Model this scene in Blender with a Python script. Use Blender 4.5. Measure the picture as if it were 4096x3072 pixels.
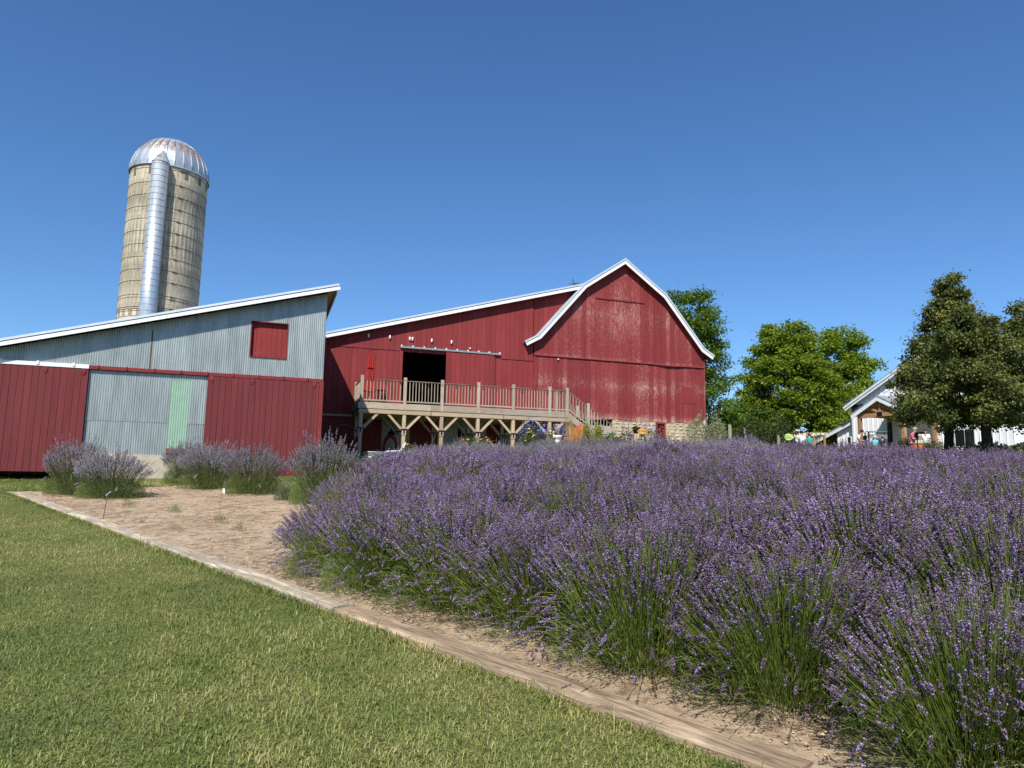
import bpy, math, random
import numpy as np
from mathutils import Vector, Matrix

# ------------------------------------------------------------------ scene, camera, light
for o in list(bpy.data.objects):
    bpy.data.objects.remove(o, do_unlink=True)
SC = bpy.context.scene
COL = SC.collection
EYE = 1.55
PITCH, ROLL = math.radians(7.6), math.radians(1.0)
FPX, CX, CY = 24 / 43.27 * 5120, 2048.0, 1536.0
cp, sp, cr, sr = math.cos(PITCH), math.sin(PITCH), math.cos(ROLL), math.sin(ROLL)
W2C = np.array([[cr, sr, 0], [-sr, cr, 0], [0, 0, 1.]]) @ np.array([[1, 0, 0], [0, -sp, cp], [0, -cp, -sp]])
cam_d = bpy.data.cameras.new("camera")
cam_d.sensor_fit = 'HORIZONTAL'; cam_d.sensor_width = 36.0
cam_d.lens = FPX / 4096 * 36.0
cam_d.clip_start = 0.05; cam_d.clip_end = 3000
cam = bpy.data.objects.new("camera", cam_d); COL.objects.link(cam)
m4 = Matrix.Identity(4)
for i in range(3):
    for j in range(3):
        m4[i][j] = float(W2C.T[i, j])
m4[2][3] = EYE
cam.matrix_world = m4
SC.camera = cam

SUN_EL, SUN_AZ = math.radians(46.5), math.radians(193.6)     # azimuth clockwise from +Y (view direction)
world = bpy.data.worlds.new("World"); SC.world = world; world.use_nodes = True
wn = world.node_tree; bg = wn.nodes["Background"]
sky = wn.nodes.new("ShaderNodeTexSky"); sky.sky_type = 'NISHITA'; sky.sun_disc = False
sky.sun_elevation = SUN_EL; sky.sun_rotation = SUN_AZ
sky.altitude = 200; sky.air_density = 1.05; sky.dust_density = 0.0; sky.ozone_density = 10.0
hs_ = wn.nodes.new('ShaderNodeHueSaturation'); hs_.inputs['Saturation'].default_value = 1.045; hs_.inputs['Value'].default_value = 1.03
wn.links.new(sky.outputs[0], hs_.inputs['Color']); wn.links.new(hs_.outputs[0], bg.inputs[0]); bg.inputs[1].default_value = 0.112
sun_d = bpy.data.lights.new("sun", 'SUN'); sun_d.energy = 5.0; sun_d.angle = math.radians(0.53)
sun_d.color = (1.0, 0.955, 0.88)
sun = bpy.data.objects.new("sun", sun_d); COL.objects.link(sun)
to_sun = Vector((math.sin(SUN_AZ) * math.cos(SUN_EL), math.cos(SUN_AZ) * math.cos(SUN_EL), math.sin(SUN_EL)))
sun.rotation_euler = to_sun.to_track_quat('Z', 'Y').to_euler(); sun.location = (-10, -20, 30)
SC.view_settings.view_transform = 'Standard'; SC.view_settings.look = 'None'
SC.view_settings.exposure = 0.30; SC.view_settings.gamma = 1.0
SC.view_settings.use_curve_mapping = False
SC.render.engine = 'CYCLES'
SC.cycles.max_bounces = 6; SC.cycles.diffuse_bounces = 3; SC.cycles.transparent_max_bounces = 6
SC.cycles.caustics_reflective = False; SC.cycles.caustics_refractive = False

# ------------------------------------------------------------------ geometry of the place
S2 = math.sqrt(2)
def cray(px, py): return W2C.T @ np.array([(px - CX) / FPX, (CY - py) / FPX, -1.0])
def at(px, py, d):
    v = cray(px, py); return np.array([0, 0, EYE]) + v * (d / v[1])
def qs(x, y): return (x + y - 4.35) / S2, (y - x) / S2
def xy(q, s): return ((4.35 + S2 * q) - S2 * s) / 2, ((4.35 + S2 * q) + S2 * s) / 2
def ground(x, y):
    x = np.asarray(x, float); y = np.asarray(y, float)
    base = .06 * (32 - 3 * np.log1p(np.exp(np.clip((32 - y) / 3, -40, 40))))
    q = (x + y - 4.35) / S2
    sq = 1.5 * np.log1p(np.exp(np.clip(q / 1.5, -30, 60)))
    dec = 1 - .45 / (1 + np.exp(-np.clip((x - 9) / 2.5, -40, 40))) / (1 + np.exp(-np.clip((30 - y) / 2.5, -40, 40)))
    far = 1 / (1 + np.exp(np.clip((x + 4) / -3, -40, 40)))
    return np.maximum(base, -12) + 1.15 * np.tanh(.05 * sq / 1.15) * far * dec
def gz(x, y): return float(ground(x, y))
YAW = math.radians(19)
BX = np.array([math.cos(YAW), math.sin(YAW), 0]); BY = np.array([-math.sin(YAW), math.cos(YAW), 0])

# ------------------------------------------------------------------ object helpers
def link(o, parent=None):
    COL.objects.link(o)
    if parent is not None: o.parent = parent
    return o
def tag(o, label=None, cat=None, group=None, kind=None):
    if label: o["label"] = label
    if cat: o["category"] = cat
    if group: o["group"] = group
    if kind: o["kind"] = kind
    return o
def thing(name, label, cat, loc=(0, 0, 0), rz=0.0, group=None):
    o = bpy.data.objects.new(name, None); o.empty_display_size = .2
    link(o); o.location = [float(c) for c in loc]; o.rotation_euler = (0, 0, rz)
    return tag(o, label, cat, group)
def dup(o, parent=None, **kw):
    c = o.copy(); COL.objects.link(c); c.parent = parent
    for ch in o.children: dup(ch, c)
    return c
def mesh_np(name, V, F, mats, smooth=False, shade=None):
    V = np.ascontiguousarray(V, np.float32); F = np.ascontiguousarray(F, np.int32)
    me = bpy.data.meshes.new(name)
    me.vertices.add(len(V)); me.vertices.foreach_set("co", V.ravel())
    n, k = F.shape
    me.loops.add(n * k); me.loops.foreach_set("vertex_index", F.ravel())
    me.polygons.add(n); me.polygons.foreach_set("loop_start", np.arange(0, n * k, k, dtype=np.int32))
    if smooth: me.polygons.foreach_set("use_smooth", np.ones(n, bool))
    if shade is not None:
        a = me.attributes.new("shade", 'FLOAT', 'POINT'); a.data.foreach_set("value", np.ascontiguousarray(shade, np.float32))
    for m in (mats if isinstance(mats, (list, tuple)) else [mats]): me.materials.append(m)
    me.update(calc_edges=True)
    return me
def obj(name, me, parent=None): return link(bpy.data.objects.new(name, me), parent)

class MB:
    def __init__(s): s.v = []; s.f = []; s.mi = []
    def add(s, vs, fs, m=0):
        n = len(s.v); s.v += [tuple(float(c) for c in p) for p in vs]
        s.f += [tuple(i + n for i in f) for f in fs]; s.mi += [m] * len(fs); return s
    def box(s, x0, x1, y0, y1, z0, z1, m=0):
        return s.add([(x0, y0, z0), (x1, y0, z0), (x1, y1, z0), (x0, y1, z0), (x0, y0, z1), (x1, y0, z1), (x1, y1, z1), (x0, y1, z1)],
                     [(3, 2, 1, 0), (4, 5, 6, 7), (0, 1, 5, 4), (1, 2, 6, 5), (2, 3, 7, 6), (3, 0, 4, 7)], m)
    def prism(s, poly, y0, y1, m=0):            # polygon in x,z extruded along y
        n = len(poly)
        a = sum(poly[i][0] * poly[(i + 1) % n][1] - poly[(i + 1) % n][0] * poly[i][1] for i in range(n))
        if a < 0: poly = poly[::-1]
        vs = [(x, y0, z) for x, z in poly] + [(x, y1, z) for x, z in poly]
        fs = [tuple(range(n)), tuple(range(2 * n - 1, n - 1, -1))]
        fs += [((i + 1) % n, i, n + i, n + (i + 1) % n) for i in range(n)]
        return s.add(vs, fs, m)
    def bar(s, p, q, w, h, m=0, up=(0, 0, 1)):
        p, q = Vector(p), Vector(q); d = (q - p).normalized(); u = Vector(up)
        if abs(d.dot(u)) > .98: u = Vector((0, 1, 0))
        r = d.cross(u).normalized(); u = r.cross(d)
        vs = []
        for c in (p, q):
            for a, b in ((-1, -1), (1, -1), (1, 1), (-1, 1)): vs.append(c + r * (a * w / 2) + u * (b * h / 2))
        return s.add(vs, [(0, 1, 2, 3), (7, 6, 5, 4), (0, 4, 5, 1), (1, 5, 6, 2), (2, 6, 7, 3), (3, 7, 4, 0)], m)
    def tube(s, pts, rad, n=6, m=0, cap=True):
        pts = [Vector(p) for p in pts]; L = len(pts)
        if not hasattr(rad, '__len__'): rad = [rad] * L
        t0 = (pts[1] - pts[0]).normalized(); ref = Vector((0, 0, 1)) if abs(t0.z) < .9 else Vector((1, 0, 0))
        r = t0.cross(ref).normalized(); vs = []
        for i, p in enumerate(pts):
            t = (pts[min(i + 1, L - 1)] - pts[max(i - 1, 0)]).normalized()
            r = (r - t * r.dot(t)).normalized(); b = t.cross(r)
            for k in range(n):
                a = 2 * math.pi * k / n; vs.append(p + (r * math.cos(a) + b * math.sin(a)) * rad[i])
        fs = [(i * n + k, i * n + (k + 1) % n, (i + 1) * n + (k + 1) % n, (i + 1) * n + k) for i in range(L - 1) for k in range(n)]
        if cap: fs += [tuple(range(n - 1, -1, -1)), tuple(range((L - 1) * n, L * n))]
        return s.add(vs, fs, m)
    def lathe(s, prof, n=16, m=0, c=(0, 0, 0), fold=None):
        vs = []
        for j, (r, z) in enumerate(prof):
            for k in range(n):
                rr = r * (fold(k, j) if fold else 1); a = 2 * math.pi * k / n
                vs.append((c[0] + rr * math.cos(a), c[1] + rr * math.sin(a), c[2] + z))
        fs = [(j * n + k, j * n + (k + 1) % n, (j + 1) * n + (k + 1) % n, (j + 1) * n + k) for j in range(len(prof) - 1) for k in range(n)]
        fs += [tuple(range(n - 1, -1, -1)), tuple(range((len(prof) - 1) * n, len(prof) * n))]
        return s.add(vs, fs, m)
    def mesh(s, name, mats, smooth=False):
        me = bpy.data.meshes.new(name); me.from_pydata(s.v, [], s.f)
        for m in (mats if isinstance(mats, (list, tuple)) else [mats]): me.materials.append(m)
        if any(s.mi): me.polygons.foreach_set("material_index", s.mi)
        if smooth: me.polygons.foreach_set("use_smooth", [True] * len(me.polygons))
        me.update(); return me
    def build(s, name, mats, parent=None, smooth=False): return obj(name, s.mesh(name, mats, smooth), parent)

_bars = {}
def beam(name, p, q, w, h, mat, parent=None, up=(0, 0, 1), bev=.006):
    """a timber of its own: unit mesh along local X, grain runs along X"""
    p, q = Vector([float(c) for c in p]), Vector([float(c) for c in q]); L = (q - p).length
    key = (round(L, 3), w, h, mat.name)
    if key not in _bars:
        b = min(bev, w * .2, h * .2); mb = MB(); vs = []
        for x in (-L / 2, L / 2):
            for (y, z) in ((-w/2+b, -h/2), (w/2-b, -h/2), (w/2, -h/2+b), (w/2, h/2-b), (w/2-b, h/2), (-w/2+b, h/2), (-w/2, h/2-b), (-w/2, -h/2+b)):
                vs.append((x, y, z))
        mb.add(vs, [tuple(range(7, -1, -1)), tuple(range(8, 16))] + [(i, (i + 1) % 8, 8 + (i + 1) % 8, 8 + i) for i in range(8)])
        _bars[key] = mb.mesh(name, mat)
    o = obj(name, _bars[key], parent)
    d = (q - p).normalized(); u = Vector(up)
    if abs(d.dot(u)) > .98: u = Vector((0, 1, 0))
    r = u.cross(d).normalized(); u = d.cross(r)
    mm = Matrix((d, r, u)).transposed().to_4x4(); mm.translation = (p + q) / 2
    o.matrix_local = mm
    return o
def offset_line(pts, t):
    """open polyline in (x,z) offset by t to its lower side (mitred)"""
    out = []
    for i, p in enumerate(pts):
        ns = []
        for a, b in ((i - 1, i), (i, i + 1)):
            if a >= 0 and b < len(pts):
                dx, dz = pts[b][0] - pts[a][0], pts[b][1] - pts[a][1]; l = math.hypot(dx, dz); ns.append((dz / l, -dx / l))
        nx, nz = sum(n[0] for n in ns) / len(ns), sum(n[1] for n in ns) / len(ns); l2 = nx * nx + nz * nz
        out.append((p[0] + nx / l2 * t, p[1] + nz / l2 * t))
    return out
def text_mesh(txt, size, depth, mat):
    cu = bpy.data.curves.new("txt", 'FONT'); cu.body = txt; cu.size = size; cu.extrude = depth
    cu.align_x = 'CENTER'; cu.align_y = 'CENTER'; cu.resolution_u = 2
    t = bpy.data.objects.new("txt", cu); COL.objects.link(t)
    dg = bpy.context.evaluated_depsgraph_get(); dg.update()
    me = bpy.data.meshes.new_from_object(t.evaluated_get(dg)); me.materials.clear(); me.materials.append(mat)
    bpy.data.objects.remove(t); bpy.data.curves.remove(cu)
    return me
# ------------------------------------------------------------------ materials
class Mat:
    def __init__(s, name, rough=.8, metal=0., spec=.3):
        s.m = bpy.data.materials.new(name); s.m.use_nodes = True; s.t = s.m.node_tree
        s.b = s.t.nodes["Principled BSDF"]; s.b.inputs["Roughness"].default_value = rough
        s.b.inputs["Metallic"].default_value = metal; s.b.inputs["Specular IOR Level"].default_value = spec
    def n(s, typ, ins=None, **pr):
        k = s.t.nodes.new("ShaderNode" + typ)
        for a, v in pr.items(): setattr(k, a, v)
        for a, v in (ins or {}).items(): s.put(k.inputs[a], v)
        return k
    def put(s, sock, v):
        if isinstance(v, bpy.types.NodeSocket): s.t.links.new(v, sock)
        elif isinstance(v, bpy.types.Node): s.t.links.new(v.outputs[0], sock)
        else: sock.default_value = (*v, 1) if (isinstance(v, tuple) and len(v) == 3 and sock.type == 'RGBA') else v
    def rnd(s): return s.n("ObjectInfo").outputs["Random"]
    def co(s, scale=(1, 1, 1), rnd=0., kind="Object"):
        c = s.n("TexCoord").outputs[kind]
        if rnd:
            r = s.n("Math", {0: s.rnd(), 1: rnd}, operation='MULTIPLY'); c = s.n("VectorMath", {0: c, 1: r}, operation='ADD').outputs[0]
        return s.n("Mapping", {"Vector": c, "Scale": scale}).outputs[0]
    def noise(s, co, scale=1., detail=3., rough=.55, dist=0.):
        return s.n("TexNoise", {"Vector": co, "Scale": scale, "Detail": detail, "Roughness": rough, "Distortion": dist}).outputs["Fac"]
    def ramp(s, f, stops):
        k = s.n("ValToRGB", {0: f}); e = k.color_ramp.elements
        while len(e) < len(stops): e.new(.5)
        for el, (p, c) in zip(e, stops):
            el.position = p; el.color = (c, c, c, 1) if isinstance(c, (int, float)) else (*c, 1)
        return k.outputs[0]
    def mix(s, f, a, b, mode='MIX'):
        k = s.n("Mix", data_type='RGBA', blend_type=mode); s.put(k.inputs[0], f)
        for i, v in ((6, a), (7, b)): s.put(k.inputs[i], v)
        return k.outputs[2]
    def math(s, op, a, b=0.): return s.n("Math", {0: a, 1: b}, operation=op).outputs[0]
    def color(s, c): s.put(s.b.inputs["Base Color"], c); return s
    def bump(s, h, strength=.3, dist=.01):
        k = s.n("Bump", {"Height": h, "Strength": strength, "Distance": dist}); s.t.links.new(k.outputs[0], s.b.inputs["Normal"]); return s
    def vary(s, col, amt=.2):       # lightness of the single piece
        v = s.n("MapRange", {0: s.rnd(), 3: 1 - amt, 4: 1 + amt}).outputs[0]
        return s.mix(1., col, s.n("CombineColor", {0: v, 1: v, 2: v}).outputs[0], 'MULTIPLY')

def plain(name, c, rough=.7, metal=0., var=.0, mott=.15, scale=6., spec=.3, bump=0.):
    k = Mat(name, rough, metal, spec); co = k.co((1, 1, 1), 7.)
    f = k.noise(co, scale, 4)
    col = k.mix(k.ramp(f, [(.3, 0.), (.7, 1.)]), tuple(x * (1 - mott) for x in c), tuple(min(1, x * (1 + mott)) for x in c))
    if var: col = k.vary(col, var)
    k.color(col)
    if bump: k.bump(f, bump, .01)
    return k.m
def wood(name, c, c2, axis=0, grain=1., var=.18, dirt=.25, rough=.85, crack=0.):
    """weathered timber, grain along the given object axis"""
    k = Mat(name, rough, 0, .2)
    sc = [16., 16., 16.]; sc[axis] = .7
    g = k.noise(k.co(tuple(sc), 11.), 1.6, 6, .65, .4)
    fine = [55., 55., 55.]; fine[axis] = 1.6
    g2 = k.noise(k.co(tuple(fine), 5.), 1.5, 4, .6)
    col = k.mix(k.ramp(g, [(.32, 0.), (.68, 1.)]), c, c2)
    col = k.mix(k.ramp(g2, [(.30, grain * .75), (.5, 0.)]), col, tuple(x * .35 for x in c2))
    d = k.noise(k.co((1.3, 1.3, 1.3), 3.), 1.3, 4)
    col = k.mix(k.math('MULTIPLY', k.ramp(d, [(.4, 0.), (.7, 1.)]), dirt), col, tuple(x * .45 for x in c))
    h = k.math('ADD', g, g2)
    if crack:
        cs = [20., 20., 20.]; cs[axis] = .9
        cn = k.noise(k.co(tuple(cs), 17.), 1.1, 5, .6, .9); band = k.math('ABSOLUTE', k.math('SUBTRACT', cn, .5))
        cf = k.ramp(band, [(.008, crack), (.03, 0.)]); col = k.mix(cf, col, tuple(x * .18 for x in c2)); h = k.math('SUBTRACT', h, k.math('MULTIPLY', cf, 1.5))
        bl = k.noise(k.co((1.1, 5., 5.), 9.), 1.4, 5, .65); col = k.mix(k.ramp(bl, [(.52, 0.), (.66, .7)]), col, tuple(min(1, x * 1.45) for x in c))
    k.color(k.vary(col, var)); k.bump(h, .45, .008)
    return k.m
def paint(name, c, wear=0., band=None, axis=2, var=.12, under=(.50, .25, .21), under2=(.66, .50, .43)):
    """old barn paint on boards; wear = share of paint that has flaked off"""
    k = Mat(name, .75, 0, .25)
    sc = [9., 9., 9.]; sc[axis] = .5
    g = k.noise(k.co(tuple(sc), 3.), 1.4, 5, .6)
    m = k.noise(k.co((.45, .45, .45)), 1., 3)
    col = k.mix(k.ramp(g, [(.3, 0.), (.7, 1.)]), tuple(x * .82 for x in c), tuple(min(1, x * 1.16) for x in c))
    col = k.mix(k.ramp(m, [(.4, 0.), (.75, .35)]), col, tuple(min(1, x * 1.25 + .012) for x in c))
    if wear > 0:
        w1 = [75., 75., 75.]; w1[axis] = 5.0
        f = k.noise(k.co(tuple(w1), 2.), 1.3, 8, .72, .25)
        big = k.noise(k.co((.55, .55, .35)), 1.3, 4, .6)
        th = k.math('ADD', f, k.math('MULTIPLY', k.math('SUBTRACT', big, .5), .16))
        if band:                                   # z ranges where rain splash and sun wore the paint most
            z = k.n("SeparateXYZ", {0: k.n("TexCoord").outputs["Object"]}).outputs[2]
            for zc, zw, amt in band:
                d = k.math('ABSOLUTE', k.math('SUBTRACT', z, zc)); d = k.n("MapRange", {0: d, 1: 0., 2: zw, 3: amt, 4: 0.}).outputs[0]
                th = k.math('ADD', th, d)
        th = k.math('ADD', th, k.math('MULTIPLY', k.math('SUBTRACT', k.rnd(), .5), .07))
        lim = .752 - .2 * wear
        fl = k.ramp(th, [(lim - .01, 0.), (lim + .075, 1.)])
        ucol = k.mix(k.ramp(k.noise(k.co((4, 4, 1.5)), 1.2, 3), [(.35, 0.), (.65, 1.)]), under, under2)
        col = k.mix(k.math('MULTIPLY', fl, .8), col, ucol)
        k.bump(k.math('SUBTRACT', g, fl), .25, .004)
    else: k.bump(g, .25, .004)
    k.color(k.vary(col, var)); return k.m
def galv(name, c=(.42, .46, .48), rust=0., metal=.45, rough=.45, streak=.3):
    k = Mat(name, rough, metal, .5)
    f = k.noise(k.co((3, 3, .5), 3.), 1.5, 5, .6); sp_ = k.noise(k.co((40, 40, 40)), 1., 2)
    col = k.mix(k.ramp(f, [(.3, 0.), (.7, 1.)]), tuple(x * (1 - streak) for x in c), tuple(min(1, x * (1 + streak * .7)) for x in c))
    col = k.mix(k.ramp(sp_, [(.45, 0.), (.62, .35)]), col, tuple(min(1., x * 1.3) for x in c))
    if rust:
        r = k.noise(k.co((.9, .9, .32)), 1.25, 6, .65); lim = .74 - .26 * rust
        fl = k.ramp(r, [(lim, 0.), (lim + .1, 1.)])
        col = k.mix(fl, col, (.20, .085, .03)); k.put(k.b.inputs["Metallic"], k.n("MapRange", {0: fl, 3: metal, 4: 0.}).outputs[0])
    k.color(k.vary(col, .06)); return k.m
def leafy(name, c, c2, trans=.35, rough=.55, attr=True, obj_var=.12, big=None):
    """leaf: reflects and lets some light through; each leaf differs by its 'shade' attribute"""
    k = Mat(name, rough, 0, .25)
    if attr: f = k.n("Attribute", attribute_name="shade").outputs["Fac"]
    else: f = k.noise(k.co((1, 1, 1)), 9., 3)
    col = k.vary(k.mix(f, c, c2), obj_var)
    if big:
        bn = k.noise(k.co((1, 1, 1)), big[0], 3); col = k.mix(k.ramp(bn, [(.42, 0.), (.62, big[2])]), col, big[1])
    k.color(col)
    if trans:
        tr = k.n("BsdfTranslucent"); k.put(tr.inputs[0], k.mix(1., col, (1.15, 1.2, .55), 'MULTIPLY'))
        ms = k.n("MixShader", {0: trans}); out = k.t.nodes["Material Output"]
        k.t.links.new(k.b.outputs[0], ms.inputs[1]); k.t.links.new(tr.outputs[0], ms.inputs[2]); k.t.links.new(ms.outputs[0], out.inputs[0])
    return k.m

RED = (.215, .030, .030); MAROON = (.145, .026, .029)
M = {}
M['red'] = paint('red_barn_paint', RED, .36)
M['red_worn'] = paint('red_barn_paint_worn', (.215, .030, .031), .78, band=[(1.75, .6, .07), (0.05, .35, .12), (5.4, 1.5, .05), (3.12, .12, .06)])
M['red_low'] = paint('red_horizontal_paint', (.17, .024, .026), .1, axis=0)
M['maroon'] = paint('maroon_board_paint', MAROON, .05, var=.07)
M['red_trim'] = paint('red_trim_paint', (.20, .028, .028), .35, axis=0, under=(.5, .3, .25))
M['red_shutter'] = paint('red_shutter_paint', (.23, .03, .03), .03, var=.06)
M['galv'] = galv('galvanised_corrugated_sheet', (.335, .37, .36))
M['galv_bright'] = galv('bright_galvanised_metal', (.46, .50, .54), .22, .55, .42)
M['galv_dome'] = galv('silo_dome_metal', (.44, .48, .52), .70, .55, .48)
M['green_sheet'] = plain('pale_green_fibreglass', (.26, .40, .30), .45, 0, 0, .07, 5, .4)
M['white'] = plain('white_painted_trim', (.80, .81, .82), .45, 0, .03, .05, 3)
M['roofmetal'] = plain('pale_roof_metal', (.66, .70, .74), .35, .35, .0, .06, 2, .5)
M['concrete'] = plain('concrete', (.44, .38, .29), .9, 0, .05, .18, 3, .2, .3)
M['block'] = plain('concrete_block', (.42, .40, .36), .9, 0, .1, .2, 5, .2, .3)
M['stone'] = plain('field_stone', (.52, .40, .26), .9, 0, .22, .35, 7, .2, .8)
M['mortar'] = plain('lime_mortar', (.46, .38, .27), .95, 0, 0, .25, 8, .1, .6)
M['deck'] = wood('weathered_deck_wood', (.49, .41, .31), (.37, .31, .245))
M['deck_warm'] = wood('warm_tan_beam_wood', (.55, .43, .29), (.43, .33, .22))  # warmer tan wood, as on the front beams and posts
M['rail'] = wood('brown_rail_wood', (.26, .18, .14), (.19, .135, .11), dirt=.1)
M['timber_bleached'] = wood('bleached_edging_timber', (.52, .44, .33), (.40, .32, .225), grain=.8, dirt=.3, crack=.45)
M['timber_brown'] = wood('brown_edging_timber', (.46, .345, .23), (.30, .21, .135), grain=.9, dirt=.4, crack=.55)
M['post_grey'] = wood('grey_fence_post_wood', (.33, .30, .26), (.24, .22, .19))
M['porch_wood'] = wood('porch_cedar', (.44, .25, .13), (.34, .18, .09), dirt=.15)
M['black_metal'] = plain('black_iron', (.015, .015, .017), .5, .3)
M['dark'] = plain('dark_interior', (.02, .018, .016), .9)  # near-black colour stands in for unlit insides and gaps
k = Mat('dark_window_glass', .06, 0, .5); k.color((.012, .014, .016)); M['glass'] = k.m
M['red_cloth'] = plain('red_canvas', (.30, .022, .020), .85, 0, 0, .15, 5)
M['red_chair'] = plain('red_orange_paint', (.50, .075, .03), .6, 0, .05, .12, 4)
M['white_plastic'] = plain('white_enamel', (.78, .78, .76), .45)
M['hose'] = plain('red_rubber_hose', (.20, .012, .012), .5)
M['bark'] = plain('grey_brown_bark', (.075, .058, .045), .95, 0, 0, .35, 9, .1, .9)
M['dark_bark'] = plain('dark_bark', (.035, .029, .024), .95, 0, 0, .35, 9, .1, .9)
M['wire'] = plain('black_wire', (.012, .012, .012), .6)
# ------------------------------------------------------------------ ground
def warp(a, near, far, n):          # fine spacing near the camera, coarse to the horizon
    t = np.linspace(-1, 1, n); return np.sign(t) * (np.abs(t) * near + np.abs(t) ** 5 * (far - near)) + a
gxs, gys = warp(0, 45, 900, 301), warp(18, 45, 1100, 321)
X, Y = np.meshgrid(gxs, gys); Z = ground(X, Y)
nx, ny = len(gxs), len(gys)
ii = np.arange(nx * ny).reshape(ny, nx)
GF = np.stack([ii[:-1, :-1], ii[:-1, 1:], ii[1:, 1:], ii[1:, :-1]], -1).reshape(-1, 4)
k = Mat('lawn_soil', .95, 0, .1)
n1 = k.noise(k.co(), .35, 5, .6); n2 = k.noise(k.co(), 2.2, 5, .6); n3 = k.noise(k.co(), 60., 3)
c = k.mix(k.ramp(n1, [(.35, 0.), (.65, 1.)]), (.12, .15, .042), (.17, .17, .058))
c = k.mix(k.ramp(n2, [(.5, 0.), (.72, .6)]), c, (.20, .165, .075))
c = k.mix(k.ramp(n3, [(.35, .6), (.6, 0.)]), c, (.05, .05, .02))
k.color(c); k.bump(n3, .6, .02)
go = obj('lawn', mesh_np('lawn', np.stack([X, Y, Z], -1).reshape(-1, 3), GF, k.m, True)); tag(go, kind='structure')

# bare sandy bed under and beside the lavender
rng = np.random.default_rng(5)
ss, qq = np.arange(-9, 21.01, .07), np.concatenate([np.arange(.12, 5.4, .06), np.arange(5.4, 21.6, .3)])
Sg, Qg = np.meshgrid(ss, qq)
def bed_end(q):                      # left end of the bed, in metres along the timber
    return np.where(q < 5.3, 20.6 - .12 * q + .15 * np.sin(q * 3.1), np.minimum(19.5, 8.9 + q * .92))
ends = bed_end(Qg); Sg = np.minimum(Sg, ends)
qlow = .10 + .02 * np.clip(Sg, -9, 30)
Qw = np.where(Qg < .13, qlow, np.maximum(Qg, qlow))
Xs, Ys = xy(Qw, Sg)
def lump(x, y, f, seed):
    r = np.random.default_rng(seed); z = 0
    for i in range(14):
        a = r.uniform(0, 6.283); w = f * r.uniform(.6, 1.7); z = z + np.sin((x * math.cos(a) + y * math.sin(a)) * w + r.uniform(0, 6.283))
    return z / 14 ** .5
Zs = ground(Xs, Ys) + .022 + .008 * lump(Xs, Ys, 9, 1) + .007 * lump(Xs, Ys, 30, 2) + .010 * lump(Xs, Ys, 3, 3)
Zs = np.maximum(Zs, ground(Xs, Ys) + .012)
edge = np.minimum(1, (ends - Sg) / .25); Zs = Zs - .05 * (1 - edge)
ii = np.arange(Sg.size).reshape(Sg.shape)
BF = np.stack([ii[:-1, :-1], ii[1:, :-1], ii[1:, 1:], ii[:-1, 1:]], -1).reshape(-1, 4)
k = Mat('dry_sandy_soil', .97, 0, .1)
a1 = k.noise(k.co(), .9, 5, .6); a2 = k.noise(k.co(), 9., 6, .7); a3 = k.noise(k.co(), 120., 3, .7); a4 = k.noise(k.co((1, 1, 1)), 3.2, 8, .72, 1.2)
c = k.mix(k.ramp(a1, [(.35, 0.), (.68, 1.)]), (.43, .305, .19), (.55, .41, .275))
c = k.mix(k.ramp(a2, [(.38, .7), (.5, 0.)]), c, (.22, .155, .10))
c = k.mix(k.ramp(a4, [(.42, .75), (.50, 0.)]), c, (.19, .13, .085))
c = k.mix(k.ramp(a3, [(.5, 0.), (.7, .5)]), c, (.55, .45, .33))
k.color(c); k.bump(k.math('ADD', a2, k.math('MULTIPLY', a3, .6)), .8, .03)
bo = obj('soil_bed', mesh_np('soil_bed', np.stack([Xs, Ys, Zs], -1).reshape(-1, 3), BF, k.m, True)); tag(bo, kind='structure')
def soil(x, y): return gz(x, y) + .022

# edging timbers
def timber(s0, s1, mat, label, seed, w=.235, h=.15, lift=.045):
    r = np.random.default_rng(seed); n = 40; L = s1 - s0
    qm = lambda s: .215 + .02 * s
    x0, y0 = xy(qm(s0), s0); x1, y1 = xy(qm(s1), s1)
    prof = [(-.5, -.5), (.5, -.5), (.5, .38), (.43, .5), (.15, .515), (-.15, .515), (-.42, .5), (-.5, .38)]
    V = []; np_ = len(prof)
    wob = [r.normal(0, 1, 7) for _ in range(np_)]
    for i in range(n + 1):
        t = i / n
        for j, (a, b) in enumerate(prof):
            e = sum(wob[j][m] * math.sin(t * (4 + 9 * m) + wob[j][(m + 3) % 7] * 3) / (1 + m * .6) for m in range(7)) * .0032
            if r.random() < .02 and j in (2, 3, 6, 7): e -= .012
            V.append(((t - .5) * L, a * w + (e if a > 0 else -e), b * h + (e if b > .3 else 0)))
    F = [(i * np_ + j, i * np_ + (j + 1) % np_, (i + 1) * np_ + (j + 1) % np_, (i + 1) * np_ + j) for i in range(n) for j in range(np_)]
    mb = MB().add(V, [f[::-1] for f in F] + [tuple(range(np_)), tuple(range((n + 1) * np_ - 1, n * np_ - 1, -1))])
    o = mb.build('edging_timber', mat); tag(o, label, 'timber', 'landscape timbers edging the lavender bed')
    p, q = Vector((x0, y0, gz(x0, y0) + lift - h / 2)), Vector((x1, y1, gz(x1, y1) + lift - h / 2))
    d = (q - p).normalized(); rr = Vector((0, 0, 1)).cross(d).normalized(); u = d.cross(rr)
    mm = Matrix((d, rr, u)).transposed().to_4x4(); mm.translation = (p + q) / 2; o.matrix_world = mm
    return o
timber(1.44, 5.32, M['timber_brown'], 'brown cracked edging timber beside the full purple lavender clumps', 1)
timber(5.36, 10.27, M['timber_bleached'], 'bleached edging timber butted against the brown timber', 2, lift=.05)
timber(10.30, 14.45, M['timber_bleached'], 'bleached edging timber beside the metal label stake', 3, lift=.05)
timber(14.48, 19.9, M['timber_bleached'], 'bleached edging timber running to the bed corner beside the grey lavender pair', 4, lift=.045)

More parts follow.
